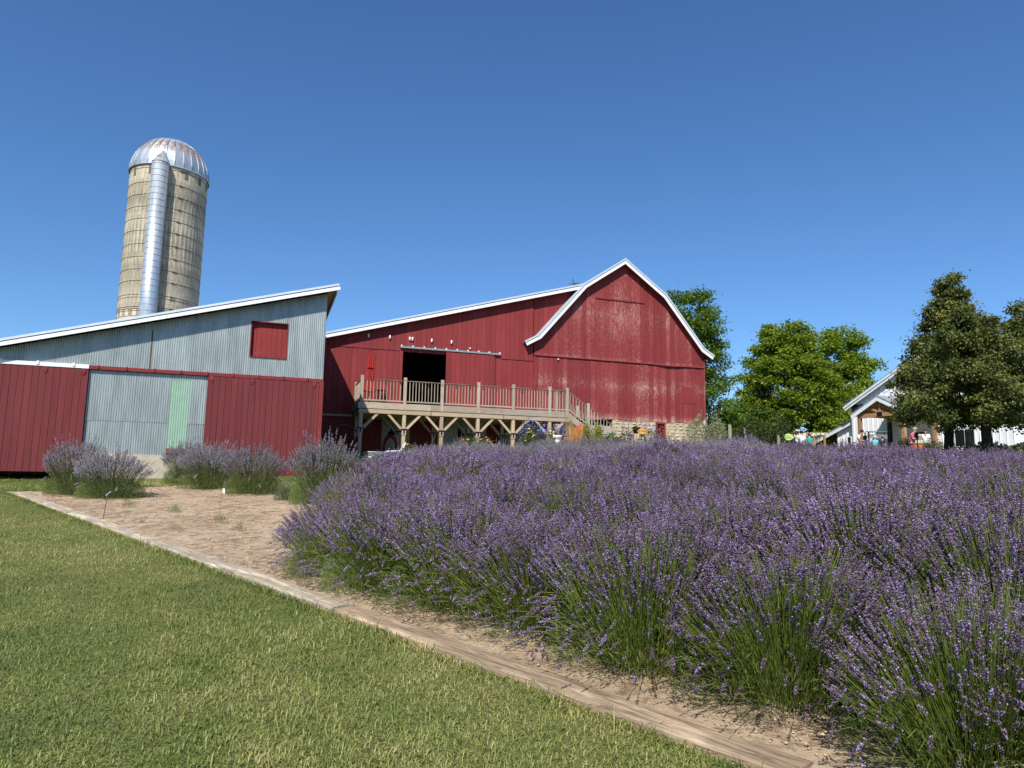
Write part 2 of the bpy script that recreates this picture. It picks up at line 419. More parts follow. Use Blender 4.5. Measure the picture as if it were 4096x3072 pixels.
# gravel and clippings on the bare soil
r = np.random.default_rng(8)
def pebbles(n, qf, sf, rad, seed):
    r = np.random.default_rng(seed); V = []; F = []
    ico = np.array([(0,0,1),(.89,0,.45),(.28,.85,.45),(-.72,.53,.45),(-.72,-.53,.45),(.28,-.85,.45),(.72,.53,-.45),(-.28,.85,-.45),(-.89,0,-.45),(-.28,-.85,-.45),(.72,-.53,-.45),(0,0,-1)])
    fa = np.array([(0,1,2),(0,2,3),(0,3,4),(0,4,5),(0,5,1),(1,6,2),(2,7,3),(3,8,4),(4,9,5),(5,10,1),(6,7,2),(7,8,3),(8,9,4),(9,10,5),(10,6,1),(11,7,6),(11,8,7),(11,9,8),(11,10,9),(11,6,10)])
    for i in range(n):
        q, s = qf(r), sf(r); x, y = xy(q, s); R_ = rad * (.4 + r.pareto(2.6)); R_ = min(R_, rad * 2.4)
        v = ico * (1 + r.uniform(-.25, .25, (12, 1))) * np.array([1, r.uniform(.6, 1.), r.uniform(.4, .7)]) * R_
        a = r.uniform(0, 6.28); v = v @ np.array([[math.cos(a), math.sin(a), 0], [-math.sin(a), math.cos(a), 0], [0, 0, 1]])
        F.append(fa + 12 * i); V.append(v + [x, y, soil(x, y) + R_ * .15])
    return np.concatenate(V), np.concatenate(F)
V, F = pebbles(3800, lambda r: r.uniform(.5, 4.8), lambda r: r.uniform(6.0, 19.8), .010, 4)
V2, F2 = pebbles(1500, lambda r: r.uniform(.42, 1.0), lambda r: r.uniform(.5, 6.5), .006, 5)
tag(obj('gravel', mesh_np('gravel', np.concatenate([V, V2]), np.concatenate([F, F2 + len(V)]), plain('pale_pebbles', (.44, .33, .22), .9, 0, 0, .4, 5), False)), 'pale pebbles and crumbs scattered over the bare soil', 'gravel', kind='stuff')
mb = MB(); r = random.Random(3)
for i in range(900):
    q, s = (r.uniform(.5, 1.15), r.uniform(.3, 8)) if i < 700 else (r.uniform(.6, 4), r.uniform(7, 19))
    x, y = xy(q, s); z = soil(x, y) + .012; a = r.uniform(0, 6.28); L = r.uniform(.03, .12); c_, s_ = math.cos(a) * L / 2, math.sin(a) * L / 2
    mb.bar((x - c_, y - s_, z), (x + c_, y + s_, z + r.uniform(0, .02)), .0035, .003)
tag(mb.build('dry_clippings', plain('dry_twig', (.13, .085, .05), .95, 0, 0, .4, 30)), 'dry twigs and clippings lying at the feet of the lavender', 'clippings', kind='stuff')

# lawn grass: real blades
def grass(area, n, seed, hmul=1., wmul=1.):
    r = np.random.default_rng(seed); P = area(r, n); x, y = P[:, 0], P[:, 1]; n = len(x)
    patch = lump(x, y, 1.1, 11) * .55 + lump(x, y, 4.5, 12) * .40 + lump(x, y, 11., 16) * .3
    L = (.026 + .036 * r.random(n)) * (1 + .22 * np.tanh(lump(x, y, 2.2, 13))) * hmul
    tall = r.random(n) < .02; L = np.where(tall, L * 1.5, L)
    W = (.0036 + .0030 * r.random(n)) * wmul
    a = r.uniform(0, 6.283, n); lean = np.clip(r.normal(1.08, .36, n), .1, 1.55)
    wind = .9 * lump(x, y, 2.0, 15); a = a + wind * .8
    d = np.stack([np.cos(a), np.sin(a)], -1); p_ = np.stack([-d[:, 1], d[:, 0]], -1)
    base = np.stack([x, y, ground(x, y) - .004], -1)
    def pt(t, bend):
        out = np.sin(lean * bend)[:, None]; up_ = np.cos(lean * bend)
        return base + np.concatenate([d * (L * t)[:, None] * out, (L * t * up_)[:, None]], 1)
    m_, e_ = pt(.55, .7), pt(1., 1.1); wv = np.concatenate([p_ * (W / 2)[:, None], np.zeros((n, 1))], 1)
    V = np.stack([base - wv, base + wv, m_ + wv * .9, m_ - wv * .9, e_], 1).reshape(-1, 3)
    i = np.arange(n)[:, None] * 5
    F = np.concatenate([i + [0, 1, 2], i + [0, 2, 3], i + [3, 2, 4]], 0)
    sh = np.clip(.43 + .24 * patch + r.normal(0, .125, n) + np.where(r.random(n) < .02, .3, 0), 0, 1)
    return V, F, np.repeat(sh, 5)
def near_lawn(r, n):
    y = 2.2 + 14.5 * r.random(n) ** 1.45; x = r.uniform(-1, 1, n) * (.86 * y + .8)
    q, s = qs(x, y); return np.stack([x, y], -1)[(q < .085 + .02 * s + .03 * np.sin(s * 5) * np.sin(s * 13)) & (y > 1.9)]
def far_lawn(r, n):
    y = r.uniform(14, 25.5, n); x = r.uniform(-20, -5, n); q, s = qs(x, y)
    return np.stack([x, y], -1)[((q < .085 + .02 * s) & (y > 15)) | ((q > .1) & (s > bed_end(np.clip(q, 0, 21)) + .1))]
def edge_lawn(r, n):
    s = r.uniform(-1, 19.9, n); q = .10 + .02 * s - np.abs(r.normal(0, .05, n)); x, y = xy(q, s); return np.stack([x, y], -1)
parts = [grass(near_lawn, 540000, 21), grass(far_lawn, 150000, 22, 1.15, 1.8), grass(edge_lawn, 9000, 23, 1.75)]
off = 0; VV = []; FF = []; SS = []
for V, F, s_ in parts: VV.append(V); FF.append(F + off); SS.append(s_); off += len(V)
k = Mat('grass_blade', .5, 0, .35)
f = k.n("Attribute", attribute_name="shade").outputs["Fac"]
c = k.ramp(f, [(0., (.075, .130, .026)), (.33, (.175, .220, .050)), (.6, (.310, .325, .095)), (.82, (.46, .41, .17)), (1., (.62, .53, .29))])
k.color(c); tr = k.n("BsdfTranslucent"); k.put(tr.inputs[0], c); ms = k.n("MixShader", {0: .25})
k.t.links.new(k.b.outputs[0], ms.inputs[1]); k.t.links.new(tr.outputs[0], ms.inputs[2]); k.t.links.new(ms.outputs[0], k.t.nodes["Material Output"].inputs[0])
tag(obj('grass', mesh_np('grass', np.concatenate(VV), np.concatenate(FF), k.m, False, np.concatenate(SS))), 'mown green lawn grass with dry straw patches', 'grass', kind='stuff')
# ------------------------------------------------------------------ corrugated shed (local x along the wall, y away, z from the track line)
KS = 24 / 19.
SO = at(2040 / 1.58, 1050 + 745 / 1.58, 24.)
ZB = 1.449 - SO[2]                               # base of the wall, about -3.3
shed = thing('shed', 'lean-to shed of corrugated grey metal over maroon boards with a high open eave', 'shed', SO, YAW)
XL = -19.0                                        # runs on to the left, out of the picture
SLOPE = (2.63 - .49) / (.26 + 7.35)
def roofz(x): return (2.63 + (x / KS - .26) * SLOPE) * KS
def corr_sheet(name, x0, x1, zb0, zt, mat, y=0., parent=shed, zb1=None, pitch=.068, amp=.013):
    """a corrugated sheet with real waves; top follows zt(x)"""
    n = max(4, int((x1 - x0) / pitch * 4)); xs = np.linspace(x0, x1, n + 1); V = []; F = []
    for i, x in enumerate(xs):
        w = y - amp * math.sin((x / pitch) * 2 * math.pi)
        zt_ = zt(x) if callable(zt) else zt
        V += [(x, w, zb0), (x, w, zt_)]
    F = [(2 * i, 2 * i + 2, 2 * i + 3, 2 * i + 1) for i in range(n)]
    return obj(name, mesh_np(name, V, np.array(F), mat, True), parent)
wt = lambda x: roofz(x) - .19
SX0, SX1, SZ0, SZ1 = -1.88 * KS, -.98 * KS, .53 * KS, 1.45 * KS      # shutter opening
seams = [XL, -17.2, -15.4, -13.6, -11.8, -10.3, -8.75, -7.0, -5.3, -4.1, SX0]
for a, b in zip(seams[:-1], seams[1:]):
    corr_sheet('corrugated_sheet', a - .03, b, .035, wt, M['galv'], y=-.004 * (seams.index(a) % 2))
corr_sheet('corrugated_sheet', SX0, SX1, .035, SZ0 - .02, M['galv'], -.003)
corr_sheet('corrugated_sheet', SX0, SX1, SZ1 + .02, wt, M['galv'], -.003)
corr_sheet('corrugated_sheet', SX1, 0., .035, wt, M['galv'])
# rust streak strip (a rusted seam flashing)
MB().box(-5.345, -5.315, -.016, -.012, .05, 1.28).build('rusty_flashing', plain('rust', (.13, .055, .025), .9, 0, 0, .4, 9), shed)
# shutter: recessed red boards and a thin frame
mb = MB(); w = (SX1 - SX0) / 7
for i in range(7):
    b = MB().box(SX0 + i * w + .004, SX0 + (i + 1) * w - .004, .10, .125, SZ0, SZ1).build('board', M['red_shutter'], shed)
fr = MB(); fr.box(SX0 - .02, SX0 + .0, -.03, .12, SZ0 - .03, SZ1 + .03).box(SX1, SX1 + .02, -.03, .12, SZ0 - .03, SZ1 + .03)
fr.box(SX0, SX1, -.03, .12, SZ1, SZ1 + .03).box(SX0, SX1, -.04, .12, SZ0 - .03, SZ0).build('shutter_frame', M['red_trim'], shed)
# roof: metal deck, drip trim, white fascia, soffit
DEEP = 10.4; XR = .26 * KS + .02; OVH = .35 * KS
rp = [(XL - .6, roofz(XL - .6)), (XR, roofz(XR))]
def slab(line, t0, t1): return offset_line(line, t0) + offset_line(line, t1)[::-1]
MB().prism(slab(rp, 0, .075), -OVH, DEEP).build('roof', M['roofmetal'], shed)
MB().prism(slab(rp, .095, .215), -OVH + .02, -OVH + .055).build('fascia', M['white'], shed)
MB().prism(slab(rp, .076, .094), -OVH + .045, DEEP - .1).build('roof_deck', M['dark'], shed)
eave = MB(); eave.box(XR - .06, XR - .025, -OVH + .06, DEEP - .1, roofz(XR) - .30, roofz(XR) - .10).build('eave_fascia', M['white'], shed)
mb = MB(); mb.prism([(.02, wt(0) + .03), (XR - .065, roofz(XR) - .2), (XR - .065, roofz(XR) - .185), (.02, wt(0) + .05)], -OVH + .06, DEEP - .1).build('soffit', plain('tan_soffit_board', (.42, .33, .22), .8), shed)
# red door track with hanger brackets; left half white metal
TJ = -5.53 * KS
MB().box(TJ, .02, -.09, .03, -.085, .028).build('door_track', M['red_trim'], shed)
MB().box(XL, TJ - .01, -.10, .03, -.075, .045).build('door_track', M['white'], shed)
r = random.Random(4)
for x in np.arange(TJ + .25, -.2, .78): MB().box(x - .02, x + .02, -.115, -.088, -.06, .05).build('track_bracket', M['red_trim'], shed)
for x in np.arange(XL + .2, TJ, .95): MB().box(x - .03, x + .03, -.125, -.098, -.03, .075).build('track_bracket', M['white'], shed)
# corner sheet, side wall, interior
corr = corr_sheet('corrugated_sheet', 0, DEEP - .3, .0, wt(0), M['galv']); corr.rotation_euler = (0, 0, math.pi / 2)
MB().box(-.09, -.02, .03, DEEP - .3, ZB, .03).build('side_wall', M['maroon'], shed)
MB().prism([(XL, ZB - .1), (-.1, ZB - .1), (-.1, wt(-.1)), (XL, wt(XL))], DEEP - .4, DEEP - .3).build('rear_wall', M['maroon'], shed)
MB().box(XL + .1, -.1, .2, .25, ZB, -.05).build('dark_lining', M['dark'], shed)  # black sheet painting the unlit inside seen through wall gaps
# lower wall: maroon vertical boards, each its own piece
def boards(x0, x1, w, zb, zt, y, mat, parent, jit=.004, name='board', th=.025, gap=.009):
    n = max(1, round((x1 - x0) / w)); w = (x1 - x0) / n; out = []
    for i in range(n):
        a, b = x0 + i * w, x0 + (i + 1) * w - gap; j = r.uniform(-jit, jit)
        tz = (zt(a), zt(b)) if callable(zt) else (zt, zt); bz = (zb(a), zb(b)) if callable(zb) else (zb, zb)
        if min(tz[0] - bz[0], tz[1] - bz[1]) <= .02: continue
        out.append(MB().prism([(a, bz[0]), (b, bz[1]), (b, tz[1]), (a, tz[0])], y + j - th, y + j).build(name, mat, parent))
    return out
DL, DR = -5.53 * KS, -2.85 * KS
left_door = MB().box(XL, DL - .01, -.075, -.05, ZB + .1, -.12).build('sliding_door', M['maroon'], shed)
boards(XL, DL, .185, ZB + .07, -.10, -.076, M['maroon'], left_door)
right_door = MB().box(DR + .01, -.14, -.075, -.05, ZB + .1, -.12).build('sliding_door', M['maroon'], shed)
boards(DR, -.13, .178, ZB + .07, -.10, -.076, M['maroon'], right_door)
for x in (DL - 1.15, DL - .13, DR + .12, DR + 1.35, -.28, DL - 3.0):
    h = MB(); h.box(x - .055, x + .055, -.125, -.103, -.22, -.08).box(x - .025, x + .025, -.122, -.104, -.28, -.22).build('door_hanger', M['red_trim'], left_door if x < DL else right_door)
MB().box(-.115, .03, -.10, .02, ZB, -.09).build('corner_board', M['red_trim'], shed)
MB().box(-.175, -.13, -.112, -.08, ZB + .07, -.12).build('corner_board', M['red_trim'], shed)
# corrugated infill between the doors with one pale green sheet, on a concrete footing
GB = -2.115 * KS
cuts = [DL, DL + .66, DL + 1.32, -3.70 * KS, -3.25 * KS, DR]
for i, (a, b) in enumerate(zip(cuts[:-1], cuts[1:])):
    if i == 3:
        corr_sheet('corrugated_sheet', a, b, GB + .22, -.26, M['green_sheet'], .015)
        corr_sheet('corrugated_sheet', a, b, -.26, -.10, M['galv'], .012)
    else:
        corr_sheet('corrugated_sheet', a, b, GB, GB + 1.05, M['galv'], .022)
        corr_sheet('corrugated_sheet', a, b, GB + 1.02, -.10, M['galv'], .014)
MB().box(DL - .3, DR + .3, -.03, .14, ZB - .3, GB).build('concrete_footing', M['concrete'], shed)
MB().box(-3.70 * KS, -3.25 * KS, -.02, .0, GB + .08, GB + .22).build('sill_board', M['red_trim'], shed)
# ------------------------------------------------------------------ concrete stave silo
SR, SCX, SCY = 2.15, -21.16, 41.445
S0 = gz(SCX, SCY); EAV = 19.36 - S0
silo = thing('silo', 'tall cream concrete stave silo with a domed metal roof and metal chute', 'silo', (SCX, SCY, S0))
k = Mat('cream_concrete_stave', .92, 0, .15)
co = k.co((1, 1, 1)); big = k.noise(k.co((.9, .9, .28)), 1.2, 6, .68); fine = k.noise(k.co((9, 9, 3)), 1.2, 5, .6)
xz = k.n("SeparateXYZ", {0: k.n("TexCoord").outputs["Object"]})
side = k.n("MapRange", {0: xz.outputs[0], 1: -.6, 2: 1.4, 3: -.16, 4: .17}).outputs[0]      # lichen grows on the weather side
col = k.mix(k.ramp(fine, [(.3, 0.), (.7, 1.)]), (.52, .44, .31), (.66, .58, .44))
stain = k.ramp(k.math('ADD', big, side), [(.56, 0.), (.74, .85)])
streak = k.noise(k.co((6, 6, .35)), 1.3, 5, .65)
col = k.mix(k.math('MULTIPLY', stain, k.ramp(streak, [(.35, .25), (.62, 1.)])), col, (.085, .078, .058))
k.color(k.vary(col, .13)); k.bump(fine, .3, .01); M['stave'] = k.m
NST = 52; SH = .735; rows = int(EAV / SH)
fa = math.atan2(-SCY, -SCX)                         # bearing from the silo to the viewer
da = 2 * math.pi / NST
def stave_mesh(z0, z1):
    g = .0022; a0, a1 = -da / 2 + g, da / 2 - g; V = []
    for rr in (SR - .05, SR):
        for a in (a0, a1):
            for z in (z0 + .006, z1 - .006): V.append((rr * math.cos(a), rr * math.sin(a), z))
    return V, [(4, 6, 7, 5), (0, 1, 3, 2), (0, 4, 5, 1), (2, 3, 7, 6), (0, 2, 6, 4), (1, 5, 7, 3)]
alls = []
for i in range(NST):
    a = fa + (i - NST // 2) * da; st = 0 if i % 2 else -SH / 2
    for j in range(rows + 2):
        z0, z1 = max(0, j * SH + st), min(EAV, (j + 1) * SH + st)
        if z1 - z0 > .08: alls.append((abs(i - NST // 2), a, z0, z1, i, j))
vis = sorted([s for s in alls if s[2] > 8.2 and s[0] < 13], key=lambda s: s[0])[:300]
vset = {(s[4], s[5]) for s in vis}
cache = {}; rest = MB()
for s in alls:
    _, a, z0, z1, i, j = s
    if (i, j) in vset:
        key = (round(z0, 3), round(z1, 3))
        if key not in cache: V, F = stave_mesh(z0, z1); cache[key] = MB().add(V, F).mesh('stave', M['stave'])
        o = obj('stave', cache[key], silo); o.rotation_euler = (0, 0, a)
    else:
        V, F = stave_mesh(z0, z1); ca, sa = math.cos(a), math.sin(a)
        rest.add([(x * ca - y * sa, x * sa + y * ca, z) for x, y, z in V], F)
tag(rest.build('staves', M['stave'], silo), kind='stuff')
MB().lathe([(SR - .06, 0), (SR - .06, EAV)], 52).build('inner_wall', plain('silo_joint', (.10, .09, .07), .95), silo, True)
r = random.Random(6)
k = plain('rusty_iron_hoop', (.045, .036, .030), .8)
hz = [z - S0 for z in (19.13, 18.25, 17.52, 16.79, 16.06, 15.34, 14.55, 13.79, 13.05, 12.37, 11.56, 11.40, 10.85, 10.72)] + [8.7, 8.4, 7.7, 7.0, 6.3]
for z in hz:
    if z > EAV: continue
    mb = MB(); ring = [((SR + .008) * math.cos(t), (SR + .008) * math.sin(t), z) for t in np.linspace(0, 2 * math.pi, 53)]
    mb.tube(ring, .012, 5, cap=False)
    for t in (fa + .30, fa - .32):                  # turnbuckle lugs
        for dz in (-.03, .03):
            mb.bar(((SR + .03) * math.cos(t - .05), (SR + .03) * math.sin(t - .05), z + dz), ((SR + .03) * math.cos(t + .05), (SR + .03) * math.sin(t + .05), z - dz * .4), .02, .02)
    mb.build('hoop', k, silo)
# dark vent openings under the dome
for t in (-1.02, -.50, .42, .86, 1.25):
    t += fa; mb = MB(); c_, s_ = math.cos(t), math.sin(t)
    mb.bar(((SR + .004) * c_, (SR + .004) * s_, EAV - .62), ((SR + .004) * c_, (SR + .004) * s_, EAV - .12), .2, .012, up=(c_, s_, 0)).build('vent_patch', plain('patched_grey_stave', (.13, .125, .11), .9), silo)
# dome: ribbed metal gores, each a panel
DH = 2.42; NG = 28; prof = [(math.cos(t) * (SR + .06), math.sin(t) * DH) for t in np.linspace(0, math.pi / 2 * .985, 12)]
gm = MB()
for i in range(len(prof) - 1):
    for (r0, z0), (r1, z1) in ((prof[i], prof[i + 1]),):
        A = math.pi / NG - .002
        gm.add([(r0 * math.cos(-A), r0 * math.sin(-A), z0), (r0 * math.cos(A), r0 * math.sin(A), z0), (r1 * math.cos(A), r1 * math.sin(A), z1), (r1 * math.cos(-A), r1 * math.sin(-A), z1)], [(0, 1, 2, 3)])
A = math.pi / NG
gm.tube([((r_ + .012) * math.cos(A), (r_ + .012) * math.sin(A), z_) for r_, z_ in prof], .02, 4)
gme = gm.mesh('dome_panel', M['galv_dome'], True)
for i in range(NG):
    o = obj('dome_panel', gme, silo); o.location = (0, 0, EAV); o.rotation_euler = (0, 0, i * 2 * A)
MB().lathe([(.18, -.02), (.16, .05), (.02, .09)], 12, c=(0, 0, EAV + DH)).build('dome_cap', M['galv_bright'], silo)
mb = MB(); mb.tube([((SR + .075) * math.cos(t), (SR + .075) * math.sin(t), EAV) for t in np.linspace(0, 6.2832, 57)], .03, 5, cap=False).build('dome_rim', M['galv_dome'], silo)
# chute: ribbed metal half-tube with a pointed hood
ca = fa - math.radians(12.5)
CR = .46; ct = 19.30 - S0
ux, uy = math.cos(ca), math.sin(ca)
cx_, cy_ = (SR + .30) * ux, (SR + .30) * uy
MB().lathe([(CR, 0), (CR, ct)], 28, c=(cx_, cy_, 0)).build('chute', M['galv_bright'], silo, True)
for p in silo.children[-1].data.polygons: p.use_smooth = abs(p.normal.z) < .3
sm = MB().tube([((CR + .002) * math.cos(t), (CR + .002) * math.sin(t), 0) for t in np.linspace(0, 2 * math.pi, 29)], .011, 5, cap=False).mesh('seam', plain('dull_seam_metal', (.26, .28, .30), .5, .4), True)
for z in np.arange(.3, ct, .36):
    o = obj('seam', sm, silo); o.location = (cx_, cy_, z)
hood = MB(); n = 14; ring = [(cx_ + (CR + .03) * math.cos(t), cy_ + (CR + .03) * math.sin(t), ct - .02) for t in np.linspace(0, 2 * math.pi, n, endpoint=False)]
tip = (cx_ - ux * .62, cy_ - uy * .62, ct + 1.22)
hood.add(ring + [tip], [(i, (i + 1) % n, n) for i in range(n)]).build('chute_hood', galv('hood_metal', (.46, .48, .50), .75), silo)
# ------------------------------------------------------------------ red gambrel barn (local x along the front, y away, z from the siding base)
BO = at(2000 + 1597 / 1.9516, 1000 + 1360 / 1.9516, 38.)
barn = thing('barn', 'red gambrel barn with a long low wing, white roof trim and flaking paint', 'barn', BO, YAW)
def wpl(px, py, Y):                    # point of the photograph on the barn-parallel plane y = Y, in barn coordinates
    v = cray(px, py); C = np.array([0, 0, EYE]); P0 = BO + BY * Y
    P = C + v * (np.dot(BY, P0 - C) / np.dot(BY, v)); D = P - BO
    return np.array([D @ BX, D @ BY, D[2]])
def b2w(x, y, z): return BO + BX * x + BY * y + np.array([0, 0, z])
def bground(x, y):
    p = b2w(x, y, 0); return gz(p[0], p[1]) - BO[2]
XC = -4.92
gam = [(-10.47, 3.64), (XC - 4.85, 4.03), (XC - 2.40, 6.86), (XC, 8.5), (XC + 2.47, 6.78), (XC + 4.75, 4.06), (.45, 3.70)]
def gamz(x):
    for (a, za), (b, zb) in zip(gam[:-1], gam[1:]):
        if a <= x <= b: return za + (zb - za) * (x - a) / (b - a)
    return 3.6
EXS = (6.84 - 3.27) / (19.97 - 7.43)
def extz(x): return 6.84 + (x + 7.43) * EXS
EXL = -22.2
BD = 15.0
r = random.Random(12)
under = lambda f, t: (lambda x: f(x) - t)
# gambrel end wall
MB().box(-9.85, 0, 0.002, .05, 0, 3.1).build('dark_backing', M['dark'], barn)  # black sheet painting the barn's inner darkness between the boards
wg = lambda x: gamz(x) - .24
boards(-9.85, 0., .262, lambda x: -.02 + .04 * math.sin(x * 3.1), 3.10, 0, M['red_worn'], barn, .006)
boards(-9.85, 0., .262, 3.05, wg, -.030, M['red_worn'], barn, .006)
dr = MB()                                         # the loose, sagging drip board where the tiers lap
xs = np.linspace(-9.8, 0, 41); 
for a, b in zip(xs[:-1], xs[1:]):
    f = lambda x: 3.055 - (.045 * math.exp(-((x + 2.2) / .75) ** 2))
    g = lambda x: .035 + .05 * math.exp(-((x + 2.0) / .8) ** 2)
    dr.add([(a, -.056, f(a) + .03), (b, -.056, f(b) + .03), (b, -.056 - g(b), f(b) - .03), (a, -.056 - g(a), f(a) - .03), (a, -.03, f(a) - .03), (b, -.03, f(b) - .03)], [(3, 2, 1, 0), (4, 5, 2, 3)])
dr.build('drip_board', M['red_trim'], barn)
MB().box(-6.47, -3.67, -.10, -.056, 6.25, 6.31).build('hay_door_rail', M['red_worn'], barn)
MB().box(-1.42, -.62, -.045, -.027, 1.05, 1.95).build('patch_panel', M['red'], barn)
MB().box(-.03, .05, -.05, .03, -.02, 3.4).build('corner_board', M['red_worn'], barn)
# wing wall
DOL, DOR, DOT = -16.38, -14.29, 2.72
we = lambda x: extz(x) - .22
boards(EXL, DOL - .16, .27, -.33, 2.78, 0, M['red'], barn)
boards(DOR, -9.86, .27, -.33, 2.90, 0, M['red'], barn)
boards(DOL - .16, DOR + .0, .27, DOT, 3.02, 0, M['red'], barn)
boards(EXL, -16.5, .27, 2.74, we, -.028, M['red'], barn)
boards(-16.5, -11.6, .245, 2.985, we, -.028, M['red'], barn)
boards(-11.6, -9.9, .245, 2.72, we, -.028, M['red'], barn)
boards(-9.86, -7.55, .25, lambda x: gamz(x) - .1, we, .03, M['red'], barn)
MB().box(DOL - .16, DOL, -.06, .03, -.33, 2.74).build('door_jamb', M['red_trim'], barn)
sd = MB().box(DOR - .02, -11.94, -.085, -.06, -.2, 2.82).build('sliding_door', M['red'], barn)
boards(DOR - .03, -11.93, .235, -.25, 2.84, -.086, M['red'], sd, .003)
MB().box(-11.95, -11.88, -.10, -.04, -.25, 2.76).build('door_stop', M['red_trim'], barn)
tr_ = MB().box(-16.51, -11.61, -.15, -.07, 2.88, 2.96).build('door_track', M['galv'], barn)
for x in np.linspace(-16.47, -11.66, 10): MB().box(x - .025, x + .025, -.165, -.04, 2.94, 3.01).build('track_bracket', M['white'], tr_)
# roofs
def roof_set(line, y0, y1, nm='roof'):
    rf = MB().prism(slab(line, 0, .085), y0, y1).build(nm, M['roofmetal'], barn)
    MB().prism(slab(line, .105, .255), y0 + .025, y0 + .06).build('fascia', M['white'], barn)
    MB().prism(slab(line, .086, .104), y0 + .05, y1 - .05).build('roof_deck', M['dark'], barn)
    return rf
roof_set(gam, -.42, BD)
ext_line = [(EXL - .3, extz(EXL - .3)), (-7.36, extz(-7.36))]
roof_set(ext_line, -.40, BD - .2, 'wing_roof')
sof = MB(); sof.prism(slab(gam, .20, .215), -.36, -.03).build('soffit', M['red'], barn)
# hidden sides and floor keep the inside dark
MB().box(-.08, -.02, .05, BD - .4, -.02, 3.6).build('side_wall', M['red'], barn)
MB().prism([(-.1, -2.5), (-.1, 3.7), (XC + 2.4, 6.7), (XC, 8.4), (XC - 2.4, 6.75), (EXL, extz(EXL) - .04), (EXL, -2.5)], BD - .5, BD - .4).build('rear_wall', M['red'], barn)
MB().box(EXL + .02, EXL + .1, .05, BD - .5, -2.5, extz(EXL) - .1).build('side_wall', M['red'], barn)
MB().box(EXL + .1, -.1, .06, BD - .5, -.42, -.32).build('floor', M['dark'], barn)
# foundation: concrete block under the wing, field stone under the gable end
FB = -2.75
cb = MB().box(-18.35, -5.35, .05, .25, FB, -.33).build('block_wall', M['mortar'], barn)
bw, bh = .40, .20
for j in range(12):
    for i in range(34):
        x = -18.3 + i * bw + (bw / 2 if j % 2 else 0); z = FB + j * bh + .01
        if x + bw > -5.4 or z + bh > -.30: continue
        skip = any(a < x + bw - .05 and x + .05 < b and lo < z + bh - .03 for a, b, lo in ((-18.1, -17.2, -9), (-15.9, -14.6, -9), (-12.2, -11.2, -9))) or any(a < x + bw and x < b and lo < z + .15 < hi for a, b, lo, hi in ((-16.9, -16.3, -1.25, -.6), (-13.6, -13.0, -1.25, -.6)))
        if not skip: MB().box(x, x + bw - .012, .02 + r.uniform(-.003, .003), .06, z, z + bh - .012).build('block', M['block'], cb)
for a, b in ((-18.1, -17.2), (-15.9, -14.6), (-12.2, -11.2)):
    d_ = MB().box(a, b, .03, .06, FB, -.5).build('cellar_door', M['red_low'], barn)
    boards(a, b, .18, FB + .1, -.52, .03, M['red_low'], d_, .002)
for a in (-16.9, -13.6):
    MB().box(a, a + .6, .035, .05, -1.2, -.62).build('cellar_window', M['glass'], barn)
    MB().box(a - .05, a + .65, -.03, .05, -1.28, -1.205).build('window_sill', M['concrete'], barn)
for j in range(12):
    z = -.36 - .2 * (j + 1); MB().box(EXL, -18.36, -.02 + r.uniform(-.004, .004), .03, z, z + .192).build('board', M['red_low'], barn)
MB().box(EXL, -8.7, -.035, .0, -.42, -.335).build('sill_board', M['deck'], barn)
st = MB().box(-5.5, .02, -.012, .4, FB, -.01).build('stone_wall', M['mortar'], barn)
WX0, WX1, WZ0, WZ1 = -3.0, -2.44, -.74, -.02
z = FB + .9; jrow = 0
while z < -.04:
    h = r.uniform(.10, .26); h = min(h, -.015 - z); x = -5.45
    while x < 0 and h > .04:
        w = min(r.uniform(.12, .46), .02 - x)
        if w > .07 and not (x + w > WX0 - .02 and x < WX1 + .02 and z + h > WZ0 - .05):
            n = 9; V = [(x + w / 2 + r.uniform(-.04, .04), -.035 - r.uniform(0, .025), z + h / 2 + r.uniform(-.02, .02))]
            for ring, (sc_, yy) in enumerate(((.62, -.03), (.95, .0), (1.0, .035))):
                for k_ in range(n):
                    a = 2 * math.pi * k_ / n + .2; f = sc_ * r.uniform(.80, 1.06)
                    cx2 = max(-1, min(1, 1.06 * math.cos(a))); cz2 = max(-1, min(1, 1.06 * math.sin(a)))
                    V.append((x + w / 2 + cx2 * f * (w / 2 - .012), yy + r.uniform(-.008, .008), z + h / 2 + cz2 * f * (h / 2 - .012)))
            F = [(0, 1 + k_, 1 + (k_ + 1) % n) for k_ in range(n)] + [(1 + g * n + k_, 1 + (g + 1) * n + k_, 1 + (g + 1) * n + (k_ + 1) % n, 1 + g * n + (k_ + 1) % n) for g in range(2) for k_ in range(n)]
            MB().add(V, F).build('stone', M['stone'], st, True)
        x += w + .012
    z += h + .012; jrow += 1
wf = MB(); t_ = .085
wf.box(WX0, WX0 + t_, -.09, .02, WZ0, WZ1).box(WX1 - t_, WX1, -.09, .02, WZ0, WZ1).box(WX0 + t_, WX1 - t_, -.09, .02, WZ1 - t_, WZ1).box(WX0 - .03, WX1 + .03, -.11, .02, WZ0 - .07, WZ0)
wn_ = wf.build('window', M['red_trim'], barn)
mx, mz = (WX0 + WX1) / 2, (WZ0 + WZ1 - t_) / 2
MB().box(mx - .014, mx + .014, -.045, -.01, WZ0, WZ1 - t_).box(WX0 + t_, WX1 - t_, -.044, -.011, mz - .014, mz + .014).build('muntin', M['red_trim'], wn_)
for (a, b) in ((WX0 + t_, mx - .014), (mx + .014, WX1 - t_)):
    for (c_, d_) in ((WZ0, mz - .014), (mz + .014, WZ1 - t_)): MB().box(a, b, -.03, -.022, c_, d_).build('pane', M['glass'], wn_)
